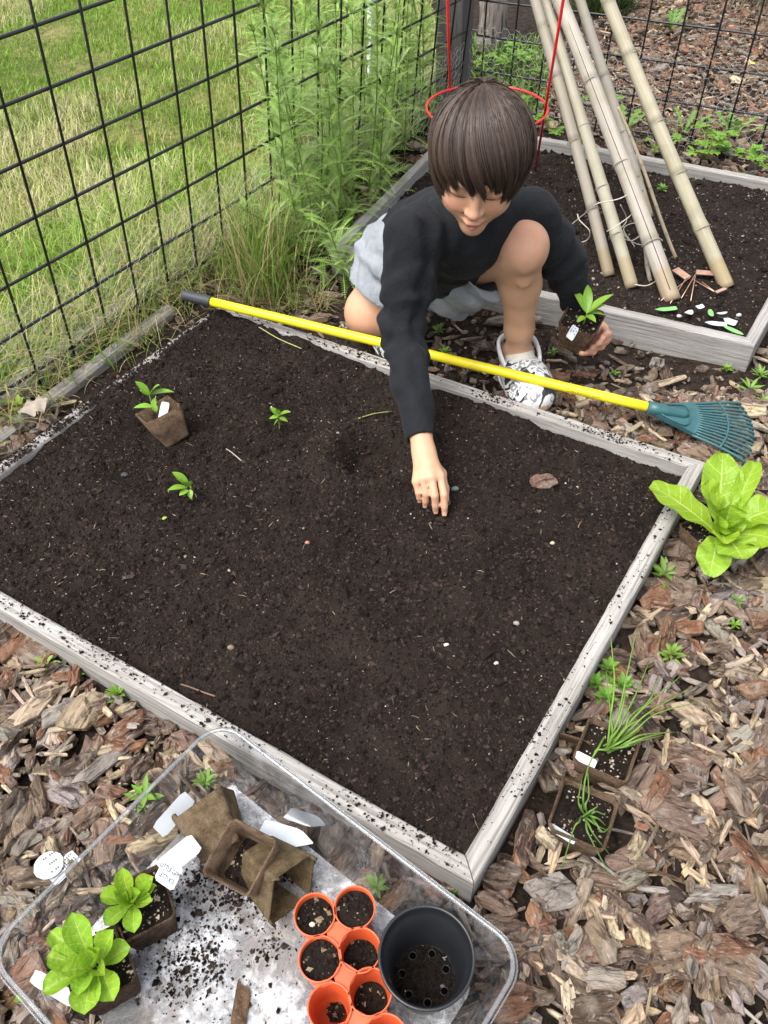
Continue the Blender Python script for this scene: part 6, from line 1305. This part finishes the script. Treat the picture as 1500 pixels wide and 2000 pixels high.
for q in K + T_ + M_: blend(np.exp(-(np.linalg.norm(V - q, axis=1) / 0.010) ** 2), (0.58, 0.27, 0.17), 0.3)
lh = np.linalg.norm(V - P(1160, 672, .11), axis=1) < 0.05; blend(lh * (fbm(V, 120, 2) > 0.1), (0.16, 0.07, 0.05), 0.55); blend(lh * 1.0, (0.50, 0.22, 0.17), 0.35)
body = obj('body', G().add(V, F, C), MT['skin'], kid)
# nails on the reaching hand, lashes, brows, nostrils
for i in range(4):
    d_ = unit(T_[i] - M_[i]); n_ = unit((CAM - T_[i]) - d_ * ((CAM - T_[i]) @ d_)); s_ = np.cross(d_, n_); c_ = T_[i] - d_ * 0.002 + n_ * 0.0056; q = [c_ + d_ * a * 0.0042 + s_ * b * 0.0036 - n_ * 0.0008 * b * b for a in (-1, 0, 1) for b in (-1, -.5, 0, .5, 1)]
    obj('fingernail', G().add(q, gridF(3, 5), (0.50, 0.27, 0.20)), MT['skin'], body)
for s in (-1, 1):
    ctr = [H(s * (0.0155 + 0.033 * q), 0.0800 - 0.010 * q * q * 1.2 - 0.001, -0.0105 - 0.0030 * math.sin(q * 3.14)) for q in (0, .25, .5, .75, 1)]; pts = spline(ctr, 5); obj('eyelash', G().add(*tube(pts, np.interp(np.linspace(0, 1, len(pts)), [0, .5, 1], [0.0005, 0.0012, 0.0009]), 5), (0.02, 0.013, 0.01)), MT['hair'], body)
    g = G()
    for j in range(26):
        q = rng.random(); b = H(s * (0.014 + 0.035 * q), 0.0805 - 0.014 * q * q, 0.0155 + 0.003 * math.sin(q * 3) + rng.normal(0, 0.0012)); g.add(*tube([b, b + HR @ A3(s * 0.004, 0.001, 0.0012)], [0.0005, 0.0002], 4), (0.03, 0.02, 0.014))
    obj('eyebrow', g, MT['hair'], body)
    c_ = H(s * 0.0050, 0.0940, -0.0430); obj('nostril', G().add(*tube([c_ - HF * 0.003, c_ + HF * 0.0006 - HU * 0.001], [0.002, 0.0016], 8), (0.18, 0.06, 0.045)), MT['skin'], body)

# ------------------------------------------------------------------ hair: an under cap and thousands of strands flowing from the crown
WH = unit(A3(0.10, -0.50, 0.86)); wa = unit(np.cross(WH, A3(1, 0, 0))); wa = -wa if wa[1] < 0 else wa; wb = np.cross(WH, wa)   # wa points forward
def hair_pt(th, ph, rad):
    """point on the hair surface; th = angle from the crown whorl, ph = direction (0 = forward)"""
    d = np.cos(th)[..., None] * WH + np.sin(th)[..., None] * (np.cos(ph)[..., None] * wa + np.sin(ph)[..., None] * wb)
    z = d[..., 2]; hz = np.hypot(d[..., 0], d[..., 1]) + 1e-9; low = z < 0
    fx = np.where(low, d[..., 0] / hz * (1 - 0.10 * (-z)), d[..., 0]); fy = np.where(low, d[..., 1] / hz * (1 - 0.05 * (-z)), d[..., 1])
    return np.stack([fx * 0.0930 * rad, fy * 0.1035 * rad - 0.012, z * 0.0875 * np.where(low, 1.0, rad) + 0.030], -1)
phs = np.linspace(-math.pi, math.pi, 73); z_end = lambda ph: np.interp(ph, [-3.15, -2.3, -1.7, -1.25, -0.8, -0.4, 0, 0.4, 0.8, 1.25, 1.7, 2.3, 3.15], [-0.075, -0.062, -0.046, -0.024, 0.012, 0.022, 0.014, 0.006, -0.004, -0.036, -0.052, -0.062, -0.075])
def th_end(ph):
    t = np.linspace(0.2, 2.9, 120); Pp = hair_pt(np.broadcast_to(t, (len(ph), 120)), np.broadcast_to(ph[:, None], (len(ph), 120)), np.ones((len(ph), 120)))
    return t[np.argmax(Pp[..., 2] < z_end(ph)[:, None], axis=1)]
te = th_end(phs)
def th_end_i(ph): return np.interp((ph + math.pi) % (2 * math.pi) - math.pi, phs, te)
# cap
pc_, tc_ = np.meshgrid(np.linspace(-math.pi, math.pi, 97)[:-1], np.linspace(0, 1, 22), indexing='ij'); Vc = hair_pt(tc_ * th_end_i(pc_) * 0.93, pc_, np.full(pc_.shape, 0.955) + 0.012 * noise(np.stack([pc_ * 6, tc_, pc_ * 0], -1)))
cap = obj('hair', G().add(HV(Vc.reshape(-1, 3)), gridF(96, 22, True), (0.022, 0.014, 0.010), np.stack([tc_, pc_ * 0.1, tc_ * 0], -1).reshape(-1, 3)), MT['hair'], kid)
NS, SG = 13000, 11
ph0 = rng.uniform(-math.pi, math.pi, NS); t0_ = rng.random(NS) ** 1.3 * 0.62; t1_ = np.clip(rng.normal(0.985, 0.04, NS) + 0.05 * noise(np.stack([ph0 * 5, np.zeros(NS) + 3, np.zeros(NS)], -1)) + 0.04 * noise(np.stack([ph0 * 16, np.zeros(NS) + 7, np.zeros(NS)], -1)), 0.8, 1.09); layer = rng.random(NS) ** 0.6
clump = noise(np.stack([ph0 * 7, np.zeros(NS), np.zeros(NS)], -1)) * 0.5 + noise(np.stack([ph0 * 22, np.zeros(NS), np.ones(NS)], -1)) * 0.5
q = np.linspace(0, 1, SG)[None, :]; tq = t0_[:, None] + (t1_ - t0_)[:, None] * q; swirl = 0.10 * np.sin(ph0 * 3.0)[:, None] * tq ** 2 + rng.normal(0, 0.035, NS)[:, None] * tq
ph = ph0[:, None] + swirl + (0.50 * np.exp(-(ph0 / 0.9) ** 2))[:, None] * tq ** 2.2 * 0.9
lock = np.floor(ph0 * 8.5 + 0.9 * noise(np.stack([ph0 * 3, ph0 * 0, ph0 * 0 + 5], -1))); lr_ = np.random.default_rng(3).normal(0, 1, (80, 3))[(lock.astype(int) + 40) % 80]; lc_ = (lock + 0.5) / 8.5 + 0.03 * lr_[:, 0]; on_top = rng.random(NS) < 0.8
ph = ph + ((lc_ - ph0) * 0.62 * on_top)[:, None] * np.clip(tq, 0, 1.1) ** 2.5 + (0.05 * lr_[:, 1])[:, None] * tq ** 3
th = tq * th_end_i(ph) * (1 + 0.022 * lr_[:, 2][:, None] * tq)
rad = 0.965 + 0.055 * layer[:, None] * np.sin(np.clip(tq, 0, 1) * 2.2 + 0.35) + 0.022 * clump[:, None] * (0.4 + tq) + rng.normal(0, 0.006, NS)[:, None] * tq - 0.03 * np.clip(tq - 0.86, 0, 1)
fly = rng.random(NS) < 0.035; rad = rad + (fly * rng.uniform(0.02, 0.07, NS))[:, None] * tq ** 2; th = th + (fly * rng.normal(0, 0.05, NS))[:, None] * tq
S3 = hair_pt(th, ph, rad); Tn = unit(np.gradient(S3, axis=1)); Nr = unit(S3 - A3(0, -0.012, 0.02)); Sd = unit(np.cross(Tn, Nr))
wd = (rng.uniform(0.0006, 0.0013, NS)[:, None] * np.interp(q, [0, .15, .7, 1], [.5, 1, .9, .12]))[..., None]
tw = rng.normal(0, 0.5, NS)[:, None, None]; Sd = unit(Sd + Nr * tw)
Vh = np.stack([S3 - Sd * wd, S3 + Nr * wd * 0.35, S3 + Sd * wd], 2)
tone = np.clip(0.95 + 0.4 * clump + rng.normal(0, 0.22, NS), 0.35, 2.0); hc = A3(0.050, 0.032, 0.0235) * tone[:, None]; Ch = np.broadcast_to(hc[:, None, None, :], Vh.shape).reshape(-1, 3)
b = (np.arange(NS) * SG * 3)[:, None]; F = np.concatenate([np.stack([b + 3 * k_ + c_, b + 3 * k_ + c_ + 1, b + 3 * (k_ + 1) + c_ + 1, b + 3 * (k_ + 1) + c_], -1).reshape(-1, 4) for k_ in range(SG - 1) for c_ in (0, 1)])
lo = np.stack([np.broadcast_to(q[..., None], (NS, SG, 3)), np.broadcast_to(ph0[:, None, None], (NS, SG, 3)) , np.zeros((NS, SG, 3))], -1)
obj('strands', G().add(HV(Vh.reshape(-1, 3)), F, Ch, lo.reshape(-1, 3)), MT['hair'], cap)

# ------------------------------------------------------------------ clothes
def folds(axis_a, axis_b, amp, freq, reach, seed):
    """cloth folds around a limb, strongest near the joint"""
    a, b_ = np.asarray(axis_a), np.asarray(axis_b); d = unit(b_ - a)
    def fn(p):
        t = (p - a) @ d; w = np.exp(-(t / reach) ** 2); wob = fbm(p, 14, 2, seed) * 2.6; return (-amp * w * np.sin(t * freq + wob)).astype(np.float32)
    return fn
Sx = SDF((-0.14, 0.98, 0.05), (0.56, 1.80, 0.56), 0.0034)
WAIST = PELV + (CHEST - PELV) * 0.10
Sx.chain([WAIST + A3(-0.006, 0, 0), (PELV + CHEST) / 2, CHEST], [0.106, 0.096, 0.086], 0.03); Sx.cone(SH_R + A3(0.004, 0.006, -0.004), SH_L + A3(-0.004, 0.006, -0.004), 0.0465, 0.0465, 0.035)
Sx.ell((CHEST + PELV) / 2 + A3(0.002, -0.02, 0.01), (0.084, 0.052, 0.052), None, 0.04)                       # shirt front hanging loose
Sx.cone(NB + A3(0, -0.02, -0.01), NB + A3(0, 0.0, 0.008), 0.060, 0.052, 0.025)
CUFF = WR_R + (EL_R - WR_R) * 0.11
Sx.chain([SH_R, (SH_R + EL_R) / 2 + A3(0.004, 0, -0.004), EL_R + A3(0, 0.004, 0), (EL_R + CUFF) / 2, CUFF], [0.050, 0.046, 0.040, 0.0335, 0.0258], 0.014)
CUFL = WR_L
Sx.chain([SH_L, (SH_L + EL_L) / 2, EL_L, CUFL], [0.049, 0.046, 0.041, 0.030], 0.014)
Sx.displace(folds(EL_R, SH_R, 0.0034, 130, 0.075, 1)); Sx.displace(folds(EL_R, WR_R, 0.0020, 170, 0.09, 2)); Sx.displace(folds(EL_L, SH_L, 0.0032, 130, 0.08, 3)); Sx.displace(folds(SH_R, CHEST, 0.0035, 150, 0.06, 4))
Sx.displace(folds(WAIST, CHEST, 0.0045, 120, 0.08, 5)); Sx.displace(lambda p: (0.0022 * fbm(p, 30, 2, 9)).astype(np.float32))
# open neck, cuffs, hem
Sx.cone(NB + A3(0.0, -0.012, 0.0), H(0, -0.02, -0.03), 0.044, 0.060, 0.006, 'sub')
cd_ = unit(WR_R - EL_R); Sx.put(lambda p: np.maximum(-((p - CUFF) @ cd_), np.linalg.norm(p - CUFF, axis=-1) - 0.055), CUFF - 0.06, CUFF + 0.06, 0.0012, 'sub')
Sx.cone(CUFF - cd_ * 0.012, CUFF + cd_ * 0.03, 0.0222, 0.0222, 0.001, 'sub')
hd_ = unit(PELV - CHEST); Sx.cone(WAIST + hd_ * 0.155, WAIST + hd_ * 0.30, 0.10, 0.16, 0.004, 'sub')
V, F = Sx.mesh(); shirt = obj('shirt', G().add(V, F), MT['shirt'], kid)

St = SDF((-0.16, 1.30, 0.0), (0.30, 1.80, 0.36), 0.0034)
HEM_R = HIP_R + (KN_R - HIP_R) * 0.60; HEM_L = HIP_L + (KN_L - HIP_L) * 0.60
St.cone(HIP_R + A3(0.008, 0.03, 0.005), HIP_L + A3(0, 0.03, 0.005), 0.092, 0.092, 0.03); St.cone(PELV, PELV + (CHEST - PELV) * 0.18, 0.1, 0.098, 0.03)
St.chain([HIP_R, HEM_R + (KN_R - HIP_R) * 0.1], [0.094, 0.080], 0.025); St.chain([HIP_L, HEM_L + (KN_L - HIP_L) * 0.1], [0.086, 0.068], 0.025)
St.chain([HIP_L + A3(0.0, -0.03, -0.05), HEM_L + A3(0.0, -0.01, -0.055)], [0.055, 0.040], 0.03)                # loose cloth below the raised thigh
St.displace(folds(HIP_R, KN_R, 0.004, 110, 0.12, 6)); St.displace(folds(HIP_L, KN_L, 0.004, 110, 0.12, 7)); St.displace(lambda p: (0.003 * fbm(p, 22, 2, 12)).astype(np.float32))
for hem, hip, kn, r in ((HEM_R, HIP_R, KN_R, 0.064), (HEM_L, HIP_L, KN_L, 0.063)):
    d_ = unit(kn - hip); St.cone(hem + d_ * 0.001, hem + d_ * 0.1, 0.12, 0.12, 0.001, 'sub') if False else St.put(lambda p, h=hem, d=d_: np.maximum(-((p - h) @ d), np.linalg.norm(p - h, axis=-1) - 0.13), hem - 0.13, hem + 0.13, 0.0015, 'sub')
    St.cone(hem - d_ * 0.05, hem + d_ * 0.03, r + 0.002, r + 0.006, 0.002, 'sub')
V, F = St.mesh(); shorts = obj('shorts', G().add(V, F), MT['shorts'], kid)
for hem, hip, kn in ((HEM_R, HIP_R, KN_R), (HEM_L, HIP_L, KN_L)): pass
# drawstring ends hanging at the waist
for (a_, b_, c_) in (((860, 545, .17), (862, 562, .155), (872, 580, .135)), ((878, 540, .17), (882, 560, .155), (886, 578, .13))):
    g = G(); q = spline([P(*a_), P(*b_), P(*c_)], 6); obj('drawstring', G().add(*tube(q, 0.0035, 6)), MT['grip'], shorts)
    for e in (1, len(q) - 4): obj('string_binding', G().add(*tube([q[e], q[e + 1]], 0.0039, 6)), MT['white_foam'], shorts)

# ------------------------------------------------------------------ clogs
def clog(an, toe, name_label, up=A3(0, 0, 1), s=1.0):
    heel = A3(an[0], an[1], 0) - unit((toe - an) * z0) * 0.028; d_ = unit((toe - heel) * z0); sd_ = A3(-d_[1], d_[0], 0); Lc = np.linalg.norm((toe - heel) * z0)
    zb = 0.006; c = lambda a, b, z: heel * z0 + d_ * a * Lc + sd_ * b + A3(0, 0, zb + z)
    S_ = SDF(np.minimum(heel, toe) * z0 - 0.08, np.maximum(heel, toe) * z0 + A3(0.08, 0.08, 0.13), 0.0026)
    S_.chain([c(0.10, 0, 0.022), c(0.45, 0, 0.022), c(0.75, 0.002, 0.022), c(0.90, 0.002, 0.020)], [0.034, 0.039, 0.044, 0.036], 0.02); S_.ell(c(0.56, 0, 0.030), (0.046, 0.046, 0.030), None, 0.02); S_.ell(c(0.80, 0, 0.022), (0.044, 0.044, 0.028), None, 0.02)
    S_.put(lambda p: p[..., 2] - zb, heel * z0 - 0.2 - A3(0, 0, 0.0), heel * z0 + A3(0.3, 0.3, zb + 0.004), 0.003, 'sub')
    S_.chain([c(0.14, 0, 0.034), c(0.34, 0, 0.040), c(0.42, 0, 0.060)], [0.024, 0.0275, 0.034], 0.006) if False else None
    for a, b in ((0.14, 0.034), (0.25, 0.040), (0.34, 0.055)): S_.ell(c(a, 0, b), (0.028, 0.028, 0.022 if a < .3 else 0.024), None, 0.004, 'sub')
    V, F = S_.mesh(); sh = obj('clog', G().add(V, F), MT['shoe'], kid, label=name_label)
    st = spline([c(0.44, 0.036, 0.040), c(0.22, 0.042, 0.056), c(0.0, 0.034, 0.066), c(-0.10, 0.0, 0.068), c(0.0, -0.034, 0.066), c(0.22, -0.042, 0.056), c(0.44, -0.036, 0.040)], 6)
    V, F = tube(st, 0.0042, 8); obj('heel_strap', G().add((V - np.repeat(st, 8, 0)) * [1, 1, 2.0] + np.repeat(st, 8, 0), F), MT['white_foam'], sh)
    ring = [c(0.5 + 0.52 * math.cos(a), 0.0465 * math.sin(a) * (1 - 0.1 * math.cos(a)), 0.010) for a in np.linspace(0, 6.283, 49)]; V, F = tube(ring, 0.0028, 6, False); obj('sole_edge', G().add(V, F), MT['white_foam'], sh)
    return sh, c
shoe, cc_ = clog(AN_L, P(1044, 797, .01), 'black and white printed clog')
obj('sock', G().add(*tube(spline([AN_L + A3(0.001, -0.005, -0.005), AN_L + A3(0.004, -0.03, -0.012), AN_L + A3(0.006, -0.055, -0.026)], 5), [0.0315] * 5 + [0.031] * 5 + [0.028], 20)), MT['sock'], kid)
for (a, b, z_, m_, w2) in ((0.52, 0.004, 0.061, 'yellow', 0.010), (0.50, 0.030, 0.050, 'blue', 0.008), (0.58, 0.032, 0.046, 'green', 0.006)):
    c_ = cc_(a, b, z_); q = [c_ + A3(x * w2, y * w2, z) for z in (-0.006, 0.002) for x, y in ((-.8, -1), (.8, -1), (1, 0), (.8, 1), (-.8, 1), (-1, 0))]; obj('charm', G().add(q, [np.arange(6)[None, ::-1], 6 + np.arange(6)[None], np.stack([np.arange(6), (np.arange(6) + 1) % 6, (np.arange(6) + 1) % 6 + 6, np.arange(6) + 6], -1)]), MT[m_], shoe, smooth=False)
clog(AN_R + A3(0.004, 0.012, 0), AN_R + A3(0.052, -0.125, -0.05), 'clog of the bent leg')

# ------------------------------------------------------------------ the pot in the child's left hand
axis = unit(A3(0.06, -0.16, 0.97)); Rh = frame(axis, unit(A3(0.85, -0.45, 0.0))); rim_c = P(1137, 624, .168)
hpot = thing('potted_pepper', PC, 'pepper seedling in a peat pot held in the child\'s left hand', 'potted plant')
pot_parts(hpot, Rh, rim_c, 0.038, 0.028, 0.060, (0.10, 0.062, 0.038), 0.008, True, 0.004, 21.0)
b0 = P(1140, 628, .172); st_ = P(1146, 612, .195)
pepper(hpot, b0, [(st_, P(1118, 565, .215), .017), (st_, P(1148, 556, .225), .019), (st_, P(1198, 575, .215), .016), (st_, P(1185, 595, .20), .013), (P(1144, 615, .19), P(1164, 630, .185), .016), (P(1143, 618, .188), P(1128, 630, .185), .013), (P(1148, 612, .192), P(1182, 616, .185), .012)], st_, (0.20, 0.37, 0.035))
plant_tag((1118, 650), 0.175, 0.03, 0.016, 1.25, 'white tag with barcode in the pot held by the child', 'card', (0.55, -0.5), lines=3)
